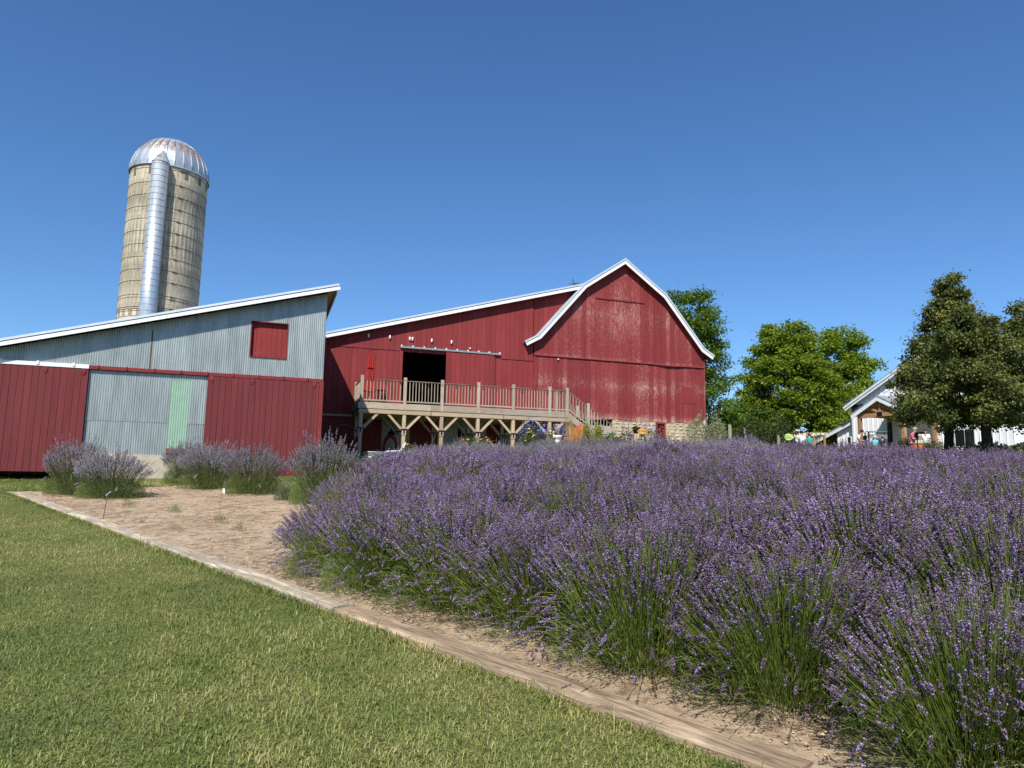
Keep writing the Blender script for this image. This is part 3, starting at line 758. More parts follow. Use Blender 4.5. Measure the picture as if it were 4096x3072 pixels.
# small white insulators and floodlights on the wall
for x in (-18.0, -17.02, -16.09, -15.96, -15.04, -14.08):
    mb = MB(); mb.lathe([(.03, -.09), (.042, -.08), (.042, .05), (.03, .08)], 10, c=(x, -.10, 3.34)).bar((x, -.09, 3.31), (x, -.02, 3.31), .025, .025).build('insulator', M['white_plastic'], barn, True)
for x, z in ((-13.16, 3.10), (-8.56, 2.90)):
    fl = MB(); fl.lathe([(.02, -.20), (.08, -.17), (.10, 0), (.08, .17), (.02, .20)], 12).build('floodlight', M['white_plastic'], barn, True)
    fl.rotation_euler = (0, math.radians(84), 0); fl.location = (x, -.17, z)
    MB().box(x - .03, x + .03, -.12, -.02, z - .02, z + .04).build('lamp_bracket', M['white_plastic'], barn)
# weather vane on the wing roof
vb = wpl(2000 + 570 / 1.9516, 1000 + 268 / 1.9516, .15); vz = extz(vb[0]) - .02
vane = thing('weather_vane', 'dark swallowtail weather vane standing on the wing roof', 'weather vane', b2w(vb[0], .15, vz), YAW); vane.scale = (.62, .62, .62)
MB().tube([(0, 0, 0), (0, 0, .62)], .012, 6).build('rod', M['black_metal'], vane)
MB().lathe([(.012, .52), (.05, .54), (.012, .80), (.0, .82)], 8).build('spire', M['black_metal'], vane)
MB().prism([(.02, .16), (.02, .46), (.30, .44), (.56, .47), (.62, .42), (.50, .37), (.32, .31), (.45, .27), (.56, .19), (.60, .17), (.40, .13)], -.006, .006).build('banner', plain('tarnished_copper', (.10, .10, .085), .6, .4), vane)
mb = MB(); mb.tube([(-.36, 0, .31), (.02, 0, .31)], .010, 5).prism([(-.40, .31), (-.28, .35), (-.28, .27)], -.008, .008).prism([(-.14, .36), (-.08, .31), (-.14, .26), (-.2, .31)], -.008, .008).build('arrow', M['black_metal'], vane)
# ------------------------------------------------------------------ timber deck along the wing
DZ, DY = .03, -2.42                       # deck top and front edge in barn coordinates
deck = thing('deck', 'weathered timber deck on braced posts along the red barn wing with stairs', 'deck', b2w(0, 0, 0), YAW)
DX0, DX1 = -18.6, -8.98
r = random.Random(21)
y = DY + .04; i = 0
while y < -.12:
    MB().box(DX0 + .03, DX1 - .02 + r.uniform(-.01, .01), y, y + .135, DZ - .04 + r.uniform(-.002, .002), DZ).build('deck_board', M['deck'], deck); y += .14
for a, b in ((DX0, -15.5), (-15.5, -12.2), (-12.2, DX1)):
    beam('rim_board', (a + .002, DY, DZ - .145), (b - .002, DY, DZ - .145), .05, .25, M['deck'], deck)
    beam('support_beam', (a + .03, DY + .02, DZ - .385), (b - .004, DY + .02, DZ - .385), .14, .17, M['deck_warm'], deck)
    beam('support_beam', (a + .03, -.75, DZ - .385), (b - .004, -.75, DZ - .385), .12, .17, M['deck'], deck)
beam('rim_board', (DX0 + .025, DY + .03, DZ - .145), (DX0 + .025, -.06, DZ - .145), .05, .25, M['deck'], deck)
beam('support_beam', (DX0 + .1, DY + .1, DZ - .385), (DX0 + .1, -.06, DZ - .385), .12, .16, M['deck'], deck)
beam('rim_board', (DX1 - .03, DY + .03, DZ - .145), (DX1 - .03, -.06, DZ - .145), .05, .25, M['deck'], deck)
for x in np.arange(DX0 + .45, DX1, .45): beam('joist', (x, DY + .03, DZ - .14), (x, -.06, DZ - .14), .045, .19, M['deck'], deck)
PX = [-18.47, -16.64, -15.0, -13.35, -11.7, -9.93]
RPX = PX + [-9.06]
rt, rb = DZ + .98, DZ + .09
for x in RPX: beam('railing_post', (x, DY + .04, DZ - .26), (x, DY + .04, DZ + 1.13), .135, .135, M['deck'], deck, bev=.012)
for a, b in zip(RPX[:-1], RPX[1:]):
    beam('top_rail', (a + .07, DY + .04, rt), (b - .07, DY + .04, rt), .07, .04, M['rail'], deck)
    beam('bottom_rail', (a + .07, DY + .04, rb), (b - .07, DY + .04, rb), .04, .06, M['deck'], deck)
    n = max(2, int(round((b - a - .14) / .138)))
    for i in range(1, n):
        x = a + .07 + (b - a - .14) * i / n; beam('baluster', (x, DY + .04, rb + .03), (x, DY + .04, rt - .02), .032, .032, M['deck'], deck)
# left end railing
beam('railing_post', (-18.47, -.16, DZ - .2), (-18.47, -.16, DZ + 1.1), .12, .12, M['deck'], deck)
beam('top_rail', (-18.47, DY + .11, rt), (-18.47, -.23, rt), .07, .04, M['rail'], deck)
beam('bottom_rail', (-18.47, DY + .11, rb), (-18.47, -.23, rb), .04, .06, M['deck'], deck)
for i in range(1, 15): yy = DY + .11 + (2.08) * i / 15; beam('baluster', (-18.47, yy, rb + .03), (-18.47, yy, rt - .02), .032, .032, M['deck'], deck)
# posts with 45-degree braces and iron straps
def braced(x, y, mat, lo=-1, hi=1):
    g = bground(x, y) - .15; top = DZ - .47
    beam('post', (x, y, g), (x, y, top), .15, .15, mat, deck, bev=.012)
    MB().box(x - .09, x + .09, y - .10, y + .06, -1.30, -1.06).build('post_block', mat, deck)
    for s in (-1, 1):
        if s < lo or s > hi: continue
        beam('brace', (x + s * .075, y - .01, -1.10), (x + s * .72, y - .01, top + .02), .10, .115, mat, deck, up=(0, 1, 0))
    MB().box(x - .15, x + .15, y - .118, y - .104, -1.10, -1.045).box(x - .03, x + .03, y - .1185, y - .1045, -1.24, -1.10).build('iron_strap', M['black_metal'], deck)
for i, x in enumerate(PX):
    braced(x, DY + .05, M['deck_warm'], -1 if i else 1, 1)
    braced(x + .02, -.75, M['deck'], -1 if i else 1, 1)
# stairs
SXL, SXR = -9.0, -6.55; gtop = bground(-6.6, -1.8)
drop = DZ - gtop; n = 9
for yy in (DY + .02, -1.15):
    mb = MB().prism([(SXL, DZ - .02), (SXL, DZ - .33), (SXR - .12, gtop - .05), (SXR + .2, gtop - .05), (SXR + .2, gtop + .1)], yy, yy + .05); mb.build('stringer', M['deck'], deck)
for i in range(1, n):
    x = SXL + (SXR - SXL) * i / n - .02; z = DZ - drop * i / n
    MB().box(x - .02, x + .29, DY + .075, -1.155, z - .04, z).build('tread', M['deck'], deck)
    MB().box(x + .255, x + .275, DY + .075, -1.155, z - drop / n, z - .042).build('riser', M['deck'], deck)
sl = -.64
for yy in (DY + .04, -1.12):
    p0 = (SXL - .06, yy, DZ + .98); pts = [(-9.06, DZ + .98), (-7.98, DZ + .30), (-6.68, DZ - .53)]
    if yy > -2: beam('railing_post', (-9.06, yy, DZ - .2), (-9.06, yy, DZ + 1.1), .12, .12, M['deck'], deck)
    for x, zt in ((-7.98, DZ + .46), (-6.68, DZ - .42)):
        zb = gtop + (SXR - x) / (SXR - SXL) * drop - .3
        beam('railing_post', (x, yy, max(zb, bground(x, yy) - .1)), (x, yy, zt), .13, .13, M['deck'], deck, bev=.012)
    for (xa, za), (xb, zb) in zip(pts[:-1], pts[1:]):
        beam('top_rail', (xa + .07, yy, za - .03), (xb - .07, yy, zb + .03), .06, .04, M['rail'], deck)
        beam('bottom_rail', (xa + .07, yy, za - .86), (xb - .07, yy, zb - .80), .04, .05, M['deck'], deck)
        m = int((xb - xa) / .15)
        for i in range(1, m):
            x = xa + (xb - xa) * i / m; zt = za + (zb - za) * i / m; beam('baluster', (x, yy, zt - .80), (x, yy, zt - .02), .032, .032, M['deck'], deck)
# string lights wound along the top rail
mb = MB(); bl = MB(); pts = []
for x in np.arange(-18.4, -9.0, .06): pts.append((x, DY - .005 - .03 * abs(math.sin(x * 4.2)), rt + .02 - .07 * abs(math.sin(x * 2.1 + .4))))
sl_ = thing('string_lights', 'black cord of string lights wound along the deck railing', 'string lights', b2w(0, 0, 0), YAW)
mb.tube(pts, .006, 4).build('cord', M['wire'], sl_)
for x in np.arange(-18.1, -9.1, .62):
    z = rt + .02 - .07 * abs(math.sin(x * 2.1 + .4)); MB().lathe([(.012, 0), (.014, -.05), (.026, -.09), (.02, -.13), (.004, -.15)], 8, c=(x, DY - .02, z)).build('bulb', M['black_metal'], sl_)
# closed red umbrella standing on the deck
um = thing('patio_umbrella', 'closed red patio umbrella with ruffled tiers standing on the deck', 'umbrella', b2w(-18.02, -1.35, DZ), YAW)
MB().tube([(0, 0, 0), (0, 0, 2.33)], .022, 8).build('pole', M['post_grey'], um)
MB().lathe([(.25, 0), (.25, .05), (.06, .08), (.035, .22)], 16).build('base', M['black_metal'], um)
fold = lambda k, j: 1 + (.30 if k % 2 else -.16)
MB().lathe([(.03, 2.36), (.05, 2.25), (.09, 2.0), (.13, 1.72), (.15, 1.60), (.10, 1.62)], 20, fold=fold).build('top_tier', M['red_cloth'], um)
MB().lathe([(.08, 1.66), (.10, 1.55), (.15, 1.25), (.16, 1.12), (.11, 1.14)], 20, fold=fold).build('middle_tier', M['red_cloth'], um)
MB().lathe([(.10, 1.17), (.13, 1.05), (.19, .75), (.22, .56), (.15, .58)], 20, fold=fold).build('lower_tier', M['red_cloth'], um)
MB().lathe([(.012, 2.36), (.03, 2.42), (.0, 2.5)], 8).build('finial', M['black_metal'], um)
# round table, added to stand in for the round umbrella shadow on the wall
tb = thing('shadow_table', 'added round dark table in place of the round shadow beside the closed umbrella on the deck', 'table', b2w(-17.55, -.75, DZ), YAW)
MB().lathe([(.33, .70), (.33, .72)], 20).build('table_top', M['black_metal'], tb)
MB().tube([(0, 0, .02), (0, 0, .7)], .03, 8).build('leg', M['black_metal'], tb)
MB().lathe([(.2, 0), (.2, .02), (.04, .05)], 14).build('foot', M['black_metal'], tb)
# coiled red hoses hung on the rear posts under the deck
for x, R_, lab in ((-16.95, .34, 'coiled red hose hanging on a post beside the cellar window'), (-18.25, .30, 'coiled red hose hanging by the end post of the deck')):
    zc = -1.72; mb = MB()
    for j in range(5):
        ph = j * .05; mb.tube([(x + (R_ - j * .025) * math.sin(t) * (.9 if math.cos(t) > 0 else 1.05), -.90 - .02 * j, zc + (R_ + .14 - j * .03) * math.cos(t)) for t in np.linspace(ph, 6.283 + ph, 25)], .016, 6, cap=False)
    h_ = tag(mb.build('hose', M['hose']), lab, 'hose', 'red hoses hung under the deck')
    h_.location = b2w(0, 0, 0); h_.rotation_euler = (0, 0, YAW)
# ------------------------------------------------------------------ white barn-style house (local x along the gable wall to the right, y back, z up)
HA = at(1840 * 1.8517, 1700, 54.); HYAW = math.atan2(-.927, .375)
hgx, hgy = float(HA[0]), float(HA[1]); HZ = gz(hgx, hgy) - .05
house = thing('house', 'white board and batten farmhouse with a cedar gable porch behind the dark tree', 'house', (hgx, hgy, HZ), HYAW)
def hpl(px, py, Y=0.):                     # photograph point on the gable plane y = Y, in house coordinates
    v = cray(px, py); C = np.array([0, 0, EYE]); n = np.array([-math.sin(HYAW), math.cos(HYAW), 0]); gx = np.array([math.cos(HYAW), math.sin(HYAW), 0])
    O_ = np.array([hgx, hgy, HZ]); P = C + v * (np.dot(n, O_ + n * Y - C) / np.dot(n, v)); D = P - O_
    return np.array([D @ gx, D @ n, D[2]])
M['siding'] = plain('white_siding', (.87, .87, .87), .6, 0, .02, .04, 2)
M['hroof'] = plain('grey_metal_roof', (.38, .40, .43), .4, .3, 0, .08, 2, .5)
Z6 = lambda X_, Y_: (3200 + X_ / 2.0737, 1050 + Y_ / 2.0737)
e0 = hpl(*Z6(350, 1195), -.4); e1 = hpl(*Z6(800, 865), -.4)
hs = (e1[2] - e0[2]) / (e1[0] - e0[0]); HW = 12.0; xe = e0[0]
ridx = HW / 2; ridz = e0[2] + hs * (ridx - xe)
rl = [(xe, e0[2]), (ridx, ridz), (2 * ridx - xe, e0[2])]
HD = 14.
wallz = lambda x: (ridz - abs(x - ridx) * hs) - .25
MB().prism([(0, 0), (HW, 0), (HW, wallz(HW)), (ridx, wallz(ridx)), (0, wallz(0))], 0, .12).build('gable_wall', M['siding'], house)
x = .2
while x < HW:
    MB().box(x - .025, x + .025, -.03, -.001, .1, wallz(x) - .02).build('batten', M['siding'], house); x += .42
MB().box(0.001, .12, .121, HD, 0, wallz(0)).build('side_wall', M['siding'], house)
MB().box(HW - .12, HW - .001, .121, HD, 0, wallz(HW)).build('side_wall', M['siding'], house)
for y in np.arange(.5, HD, .42): MB().box(HW, HW + .03, y - .025, y + .025, .1, wallz(HW) - .05).build('batten', M['siding'], house)
MB().prism([(0.1, 0), (HW - .1, 0), (HW - .1, wallz(HW)), (ridx, wallz(ridx)), (.1, wallz(0))], HD - .1, HD).build('rear_wall', M['siding'], house)
MB().prism(slab(rl, 0, .09), -.36, HD + .4).build('roof', M['hroof'], house)
MB().prism(slab(rl, .10, .40), -.34, -.29).build('fascia', M['white'], house)
MB().prism(slab(rl, .10, .22), -.40, -.345).build('fascia', M['white'], house)
def hwin(x0, x1, z0, z1, y=-.02, muntin=True, parent=house, nm='window'):
    w = MB().box(x0 - .06, x1 + .06, y - .03, y, z0 - .06, z1 + .06).build(nm, M['white'], parent)
    n = max(1, round((x1 - x0) / .8)); 
    for i in range(n):
        a, b = x0 + (x1 - x0) * i / n, x0 + (x1 - x0) * (i + 1) / n
        MB().box(a + .02, b - .02, y - .045, y - .032, z0, z1).build('pane', M['glass'], w)
    return w
p = hpl(*Z6(430, 1185)); q = hpl(*Z6(520, 1235)); hwin(p[0], q[0] + .5, q[2], p[2])
p = hpl(*Z6(808, 900)); hwin(p[0], p[0] + 1.6, p[2] - .8, p[2])
p = hpl(*Z6(400, 1450)); q = hpl(*Z6(428, 1500)); hwin(p[0], q[0], .7, p[2])
p = hpl(*Z6(505, 1440)); q = hpl(*Z6(565, 1500)); hwin(p[0], q[0], .1, p[2], nm='glass_door')
Z9 = lambda X_, Y_: (3650 + X_ / 4.96, 1650 + Y_ / 4.96)
p = hpl(*Z9(850, 360)); q = hpl(*Z9(1255, 650)); hwin(p[0], q[0], max(.3, q[2]), p[2])
p = hpl(*Z9(10, 400)); hwin(p[0] - .2, p[0] + 1.1, .1, p[2], nm='glass_door')
# porch: open gable on cedar posts with a king-post truss
PO = -3.1
a = hpl(3380 + 548 / 4.366, 1450 + 572 / 4.366, PO - .3); l = hpl(3380 + 85 / 4.366, 1450 + 915 / 4.366, PO - .3)
ps = (a[2] - l[2]) / (a[0] - l[0]); half = a[0] - l[0]; pxc = a[0]
pl_ = [(pxc - half, l[2]), (pxc, a[2]), (pxc + half, l[2])]
porch = MB().prism(slab(pl_, 0, .07), PO - .32, -.52 if a[2] > wallz(pxc) else .0).build('porch_roof', M['hroof'], house)
MB().prism(slab(pl_, .075, .33), PO - .30, PO - .25).build('fascia', M['white'], porch)
MB().prism(slab(pl_, .075, .12), PO - .24, -.1).build('porch_ceiling', M['porch_wood'], porch)
zb = l[2] - .45 + .3
for yy in (PO, -.25):
    bx0, bx1 = pxc - half + .55, pxc + half - .55; zt = a[2] - ps * (half - .55) - .42
    beam('tie_beam', (bx0 - .1, yy, zt), (bx1 + .1, yy, zt), .2, .28, M['porch_wood'], house)
    beam('king_post', (pxc, yy, zt + .14), (pxc, yy, a[2] - .2), .18, .18, M['porch_wood'], house)
    for s in (-1, 1):
        beam('strut', (pxc + s * .08, yy, zt + .16), (pxc + s * 1.0, yy, a[2] - ps * 1.0 - .22), .15, .15, M['porch_wood'], house, up=(0, 1, 0))
        beam('rafter', (pxc + s * .05, yy, a[2] - .22), (pxc + s * (half - .3), yy, a[2] - ps * (half - .3) - .22), .16, .2, M['porch_wood'], house, up=(0, 1, 0))
    MB().box(pxc - .2, pxc + .2, yy - .12, yy - .105, zt - .1, zt + .18).build('iron_plate', M['black_metal'], house)
    for x in (bx0, bx1): beam('porch_post', (x, yy, 0), (x, yy, zt - .14), .22, .22, M['porch_wood'], house)
for x in (pxc - half + .55, pxc + half - .55):
    beam('plate', (x, PO, a[2] - ps * (half - .55) - .24), (x, -.1, a[2] - ps * (half - .55) - .24), .16, .2, M['porch_wood'], house)
for i, s in enumerate((-1, 1)):
    for f in (.25, .5, .75): beam('purlin', (pxc + s * half * f, PO - .2, a[2] - ps * half * f - .16), (pxc + s * half * f, -.1, a[2] - ps * half * f - .16), .07, .12, M['porch_wood'], house)
# rain chain at the porch corner
rc = MB()
zt = l[2] - .1; xr_ = pxc - half + .12
for i in range(26):
    z = zt - i * .095; rc.lathe([(.012, 0), (.03, -.03), (.012, -.06)], 6, c=(xr_, PO - .27, z))
rc.build('rain_chain', M['black_metal'], house)
# side lean-to with white fascia and open carport
LW = 6.4
b0 = hpl(*Z6(290, 1365), .6); top = hpl(*Z6(405, 1300), .6)
lt = [(-LW, top[2] - LW * .36), (0.05, top[2] + .05)]
MB().prism(slab(lt, 0, .08), .3, 8.).build('leanto_roof', M['hroof'], house)
MB().prism(slab(lt, .085, .34), .32, .37).build('fascia', M['white'], house)
MB().prism([(-2.0, 0), (-.01, 0), (-.01, top[2] - .3), (-2.0, top[2] - 2.0 * .36 - .3)], .6, .7).build('leanto_wall', M['siding'], house)
for x in np.arange(-1.85, 0, .42): MB().box(x - .025, x + .025, .57, .599, .1, top[2] + x * .36 - .33).build('batten', M['siding'], house)
MB().box(-2.0, -1.9, .701, 7.8, 0, top[2] - .75).build('leanto_wall', M['siding'], house)
for x in (-4.9,): beam('carport_post', (x, .55, 0), (x, .55, top[2] + x * .36 - .28), .18, .18, M['porch_wood'], house)
beam('carport_brace', (-4.85, .55, top[2] - 4.9 * .36 - 1.0), (-4.1, .55, top[2] - 4.1 * .36 - .35), .12, .12, M['porch_wood'], house, up=(0, 1, 0))
for f in (1.2, 2.2, 3.2, 4.2, 5.2, 6.2): beam('rafter', (-5.0, f, lt[0][1] - .10), (-2.05, f, lt[0][1] + (LW - 2.05) * .36 - .16), .08, .14, M['porch_wood'], house, up=(0, 1, 0))
# ------------------------------------------------------------------ trees
def leaf_mesh(name, P, size, mat, rng, up=.5, asp=.6, shade_z=None, droop=None):
    """P: leaf positions; each leaf is a folded pointed blade of its own"""
    n = len(P); L = size * rng.uniform(.65, 1.3, n)
    d = rng.normal(0, 1, (n, 3)); d[:, 2] = d[:, 2] * .6 - .25
    if droop is not None: d[:, 2] -= droop
    d /= np.linalg.norm(d, axis=1)[:, None]
    nn = rng.normal(0, 1, (n, 3)); nn[:, 2] = np.abs(nn[:, 2]) + up
    s = np.cross(d, nn); s /= np.linalg.norm(s, axis=1)[:, None] + 1e-9; u = np.cross(s, d)
    w = (L * asp / 2)[:, None]; L = L[:, None]
    b = P; l = P + d * L * .45 + s * w + u * L * .10; r_ = P + d * L * .45 - s * w + u * L * .10; t = P + d * L
    V = np.stack([b, l, t, r_], 1).reshape(-1, 3); i = np.arange(n)[:, None] * 4
    F = np.concatenate([i + [0, 2, 1], i + [0, 3, 2]])
    sh = np.repeat(np.clip(rng.normal(.5, .27, n), 0, 1), 4)
    return mesh_np(name, V, F, mat, False, sh)
def tree(name, label, loc, H, trunk_h, radius_at, nclump, per, leaf, mat, bark, seed, tr=.2, clump=(.55, .9), lean=(0, 0), flat=.6, group=None, droop=None, inner=.35, asp=.6, zpow=1.0, limbs=26):
    """radius_at(t): crown radius for height fraction t of the crown; clumps of leaves at limb ends"""
    rng = np.random.default_rng(seed); t = thing(name, label, 'tree', (loc[0], loc[1], gz(loc[0], loc[1]) - .05), 0, group)
    cl = []
    while len(cl) < nclump:
        f = rng.random() ** zpow; R = radius_at(f)
        if rng.random() > (R / max(radius_at(k_) for k_ in (.1, .3, .5, .7))) ** 1.0 + .15: continue
        a = rng.uniform(0, 6.283); rr = R * (rng.uniform(inner, 1.0) ** .6) * (1 + .14 * math.sin(3 * a + seed) + .10 * math.sin(5 * a + 9 * f + seed * 2)) * (1.14 if rng.random() < .12 else 1.)
        cl.append((rr * math.cos(a) + lean[0] * (.3 + f), rr * math.sin(a) + lean[1] * (.3 + f), trunk_h + f * (H - trunk_h), f))
    cl = np.array(cl); P = []
    for x, y, z, f in cl:
        c = rng.uniform(*clump); m = int(per * rng.uniform(.6, 1.4))
        v = rng.normal(0, 1, (m, 3)); v /= np.linalg.norm(v, axis=1)[:, None]; v *= (rng.random((m, 1)) ** .45) * c
        v[:, 2] *= flat; sub = rng.random(m) < .16; v[sub] *= 1.55
        P.append(v + [x, y, z])
    P = np.concatenate(P); P[:, 2] = np.minimum(P[:, 2], H + .3)
    obj('crown', leaf_mesh('crown', P, leaf, mat, rng, asp=asp, droop=droop), t)
    mb = MB(); top = np.array([lean[0] * 1.2, lean[1] * 1.2, trunk_h + .72 * (H - trunk_h)])
    pts = [np.array([0, 0, -.2]), np.array([lean[0] * .05, lean[1] * .05, trunk_h * .3]), np.array([lean[0] * .3, lean[1] * .3, trunk_h]), np.array([lean[0] * .8, lean[1] * .8, trunk_h + .4 * (H - trunk_h)]), top]
    pts = [p_ + np.r_[rng.normal(0, .04, 2), 0] * (i > 0) for i, p_ in enumerate(pts)]
    mb.tube(pts, [tr * 1.25, tr, tr * .85, tr * .5, tr * .12], 9)
    for j in rng.choice(len(cl), min(limbs, len(cl)), replace=False):
        x, y, z, f = cl[j]; h = max(trunk_h * .8, min(z - .3 * math.hypot(x, y), top[2] * .95)); q_ = h / top[2]
        base = np.array([lean[0] * q_ * .9, lean[1] * q_ * .9, h]); e = np.array([x, y, z]); mid = (base + e) / 2 + [0, 0, .12 * math.hypot(x, y)]
        k0 = max(.02, tr * .42 * (1 - .6 * f)); mb.tube([base, mid, e], [k0, k0 * .6, k0 * .2], 5)
    mb.build('trunk', bark, t, True)
    return t
LF = {}
LF['maple'] = leafy('maple_leaf', (.110, .195, .014), (.310, .370, .040), .42)
LF['walnut'] = leafy('walnut_leaf', (.055, .120, .014), (.170, .240, .030), .4)
LF['linden'] = leafy('linden_leaf', (.026, .048, .015), (.105, .130, .032), .25, .5, big=(1.5, (.27, .27, .075), .75))  # broad olive-yellow patches paint sunlit highlights into the leaf colour
LF['shrub'] = leafy('dark_shrub_leaf', (.025, .050, .014), (.070, .095, .025), .3)
ov = lambda w, a=.55: (lambda f: w * (math.sin(math.pi * min(1, max(.0, f * .86 + .12))) ** a))
# tree behind the barn
p = at(1478 * 1.8517, 1700, 52); tree('walnut_tree', 'tall leafy green tree rising behind the right side of the red barn', p, 12.6, 1.2, lambda f: 3.9 * (1 - .60 * f ** 1.6), 190, 230, .26, LF['walnut'], M['bark'], 3, .28, (.6, 1.0), flat=.55, droop=.35, asp=.42)
# maples
p = at(1708 * 1.8517, 1700, 62); tree('maple_tree', 'broad bright green maple between the red barn and the white house', p, 12.4, 1.0, lambda f: 5.0 * (1 - .7 * f ** 2.2) * (.75 + .25 * min(1, f * 5)), 330, 240, .27, LF['maple'], M['bark'], 7, .3, (.7, 1.15), flat=.5)
p = at(1828 * 1.8517, 1700, 66); tree('maple_tree', 'maple with loose upper branches rising behind the white house roof', p, 13.0, 1.5, lambda f: 3.9 * (1 - .62 * f ** 1.8), 170, 220, .26, LF['maple'], M['bark'], 9, .26, (.6, 1.1), flat=.55)
p = at(1622 * 1.8517, 1700, 58); tree('maple_tree', 'low round green tree filling the gap beside the barn corner', p, 4.6, .3, lambda f: 3.0 * (1 - .6 * f ** 2), 90, 210, .24, LF['walnut'], M['bark'], 11, .16, (.55, .95), flat=.6)
# lindens by the house
p = at(2047 * 1.8517, 1778, 29.5); tree('linden_tree', 'tall dark conical linden tree with an upright trunk before the white house', p, 8.0, 1.85, lambda f: 2.65 * (1 - .90 * f ** .95) * (.80 + .2 * min(1, f * 6)), 250, 200, .115, LF['linden'], M['dark_bark'], 21, .19, (.18, .50), lean=(.42, 0), flat=.8, droop=.5, asp=.72, zpow=1.05, limbs=40)
p = at(2138 * 1.8517, 1812, 27.5); tree('linden_tree', 'dark linden tree on a leaning trunk beside the cream hydrangeas', p, 6.2, 1.9, lambda f: 2.6 * (1 - .80 * f ** 1.3) * (.80 + .2 * min(1, f * 6)), 200, 200, .115, LF['linden'], M['dark_bark'], 23, .20, (.18, .50), lean=(-.55, 0), flat=.8, droop=.5, asp=.72, limbs=36)
p = at(2250 * 1.8517, 1812, 28.5); tree('linden_tree', 'dark spreading linden tree at the far end of the hydrangea border', p, 6.6, 1.7, lambda f: 2.8 * (1 - .8 * f ** 1.3), 180, 190, .115, LF['linden'], M['dark_bark'], 27, .18, (.18, .50), flat=.8, droop=.5, asp=.72, limbs=30)
# loose shrubs on the crest
def shrub(name, label, cat, loc, R, H, n, leaf, mat, seed, asp=.35, up=.2, group=None, stems=True, spiky=0., droop=0.):
    rng = np.random.default_rng(seed); x0, y0 = float(loc[0]), float(loc[1]); t = thing(name, label, cat, (x0, y0, gz(x0, y0) - .02), 0, group)
    a = rng.uniform(0, 6.283, n); u = rng.random(n); s = np.sqrt(rng.random(n)); z = u ** .8
    rr = R * (.45 + .55 * s) * np.sqrt(np.clip(1 - (z * .92 - .25) ** 2 * .9, .05, 1)) * (1 + .15 * np.sin(3 * a + seed) + .1 * np.sin(7 * a))
    P = np.stack([rr * np.cos(a), rr * np.sin(a), z * H * (1 - .25 * s) * (1 + .12 * np.sin(4 * a + seed))], -1)
    obj('foliage', leaf_mesh('foliage', P, leaf, mat, rng, up=up, asp=asp, droop=-spiky + droop), t)
    mb = MB(); r_ = random.Random(seed)
    for i in range(14):
        b_ = r_.uniform(0, 6.28); m = r_.uniform(.3, .8) * R; mb.tube([(.05 * math.cos(b_), .05 * math.sin(b_), -.05), (m * .5 * math.cos(b_), m * .5 * math.sin(b_), H * .45), (m * math.cos(b_), m * math.sin(b_), H * .8)], [.016, .011, .004], 5)
    mb.build('stem', M['bark'], t)
    return t
p = at(1655 * 1.8517, 1740, 42); shrub('wild_shrub', 'dark tangled shrub on the crest beside the green oval sign', 'shrub', p, 1.9, 2.75, 4200, .13, LF['shrub'], 31, asp=.5)
# ------------------------------------------------------------------ lavender
def lav_mat(name, stops):
    k = Mat(name, .8, 0, .15); f = k.n("Attribute", attribute_name="shade").outputs["Fac"]
    c = k.vary(k.ramp(f, stops), .20); k.color(c)
    tr = k.n("BsdfTranslucent"); k.put(tr.inputs[0], c); ms = k.n("MixShader", {0: .18})
    k.t.links.new(k.b.outputs[0], ms.inputs[1]); k.t.links.new(tr.outputs[0], ms.inputs[2]); k.t.links.new(ms.outputs[0], k.t.nodes["Material Output"].inputs[0])
    return k.m
LV = lav_mat('violet_lavender_flower', [(0., (.075, .052, .056)), (.35, (.185, .130, .165)), (.62, (.275, .188, .310)), (.85, (.385, .270, .520)), (1., (.53, .41, .78))])
LG = lav_mat('faded_lavender_flower', [(0., (.16, .135, .13)), (.4, (.275, .245, .26)), (.75, (.37, .335, .39)), (1., (.46, .42, .56))])
SG = leafy('lavender_stem_green', (.150, .225, .034), (.310, .380, .080), .35, .6)
SGY = leafy('lavender_stem_greygreen', (.110, .145, .050), (.225, .255, .115), .2, .6)
LFG = leafy('lavender_leaf', (.105, .150, .036), (.235, .285, .095), .3, .65)

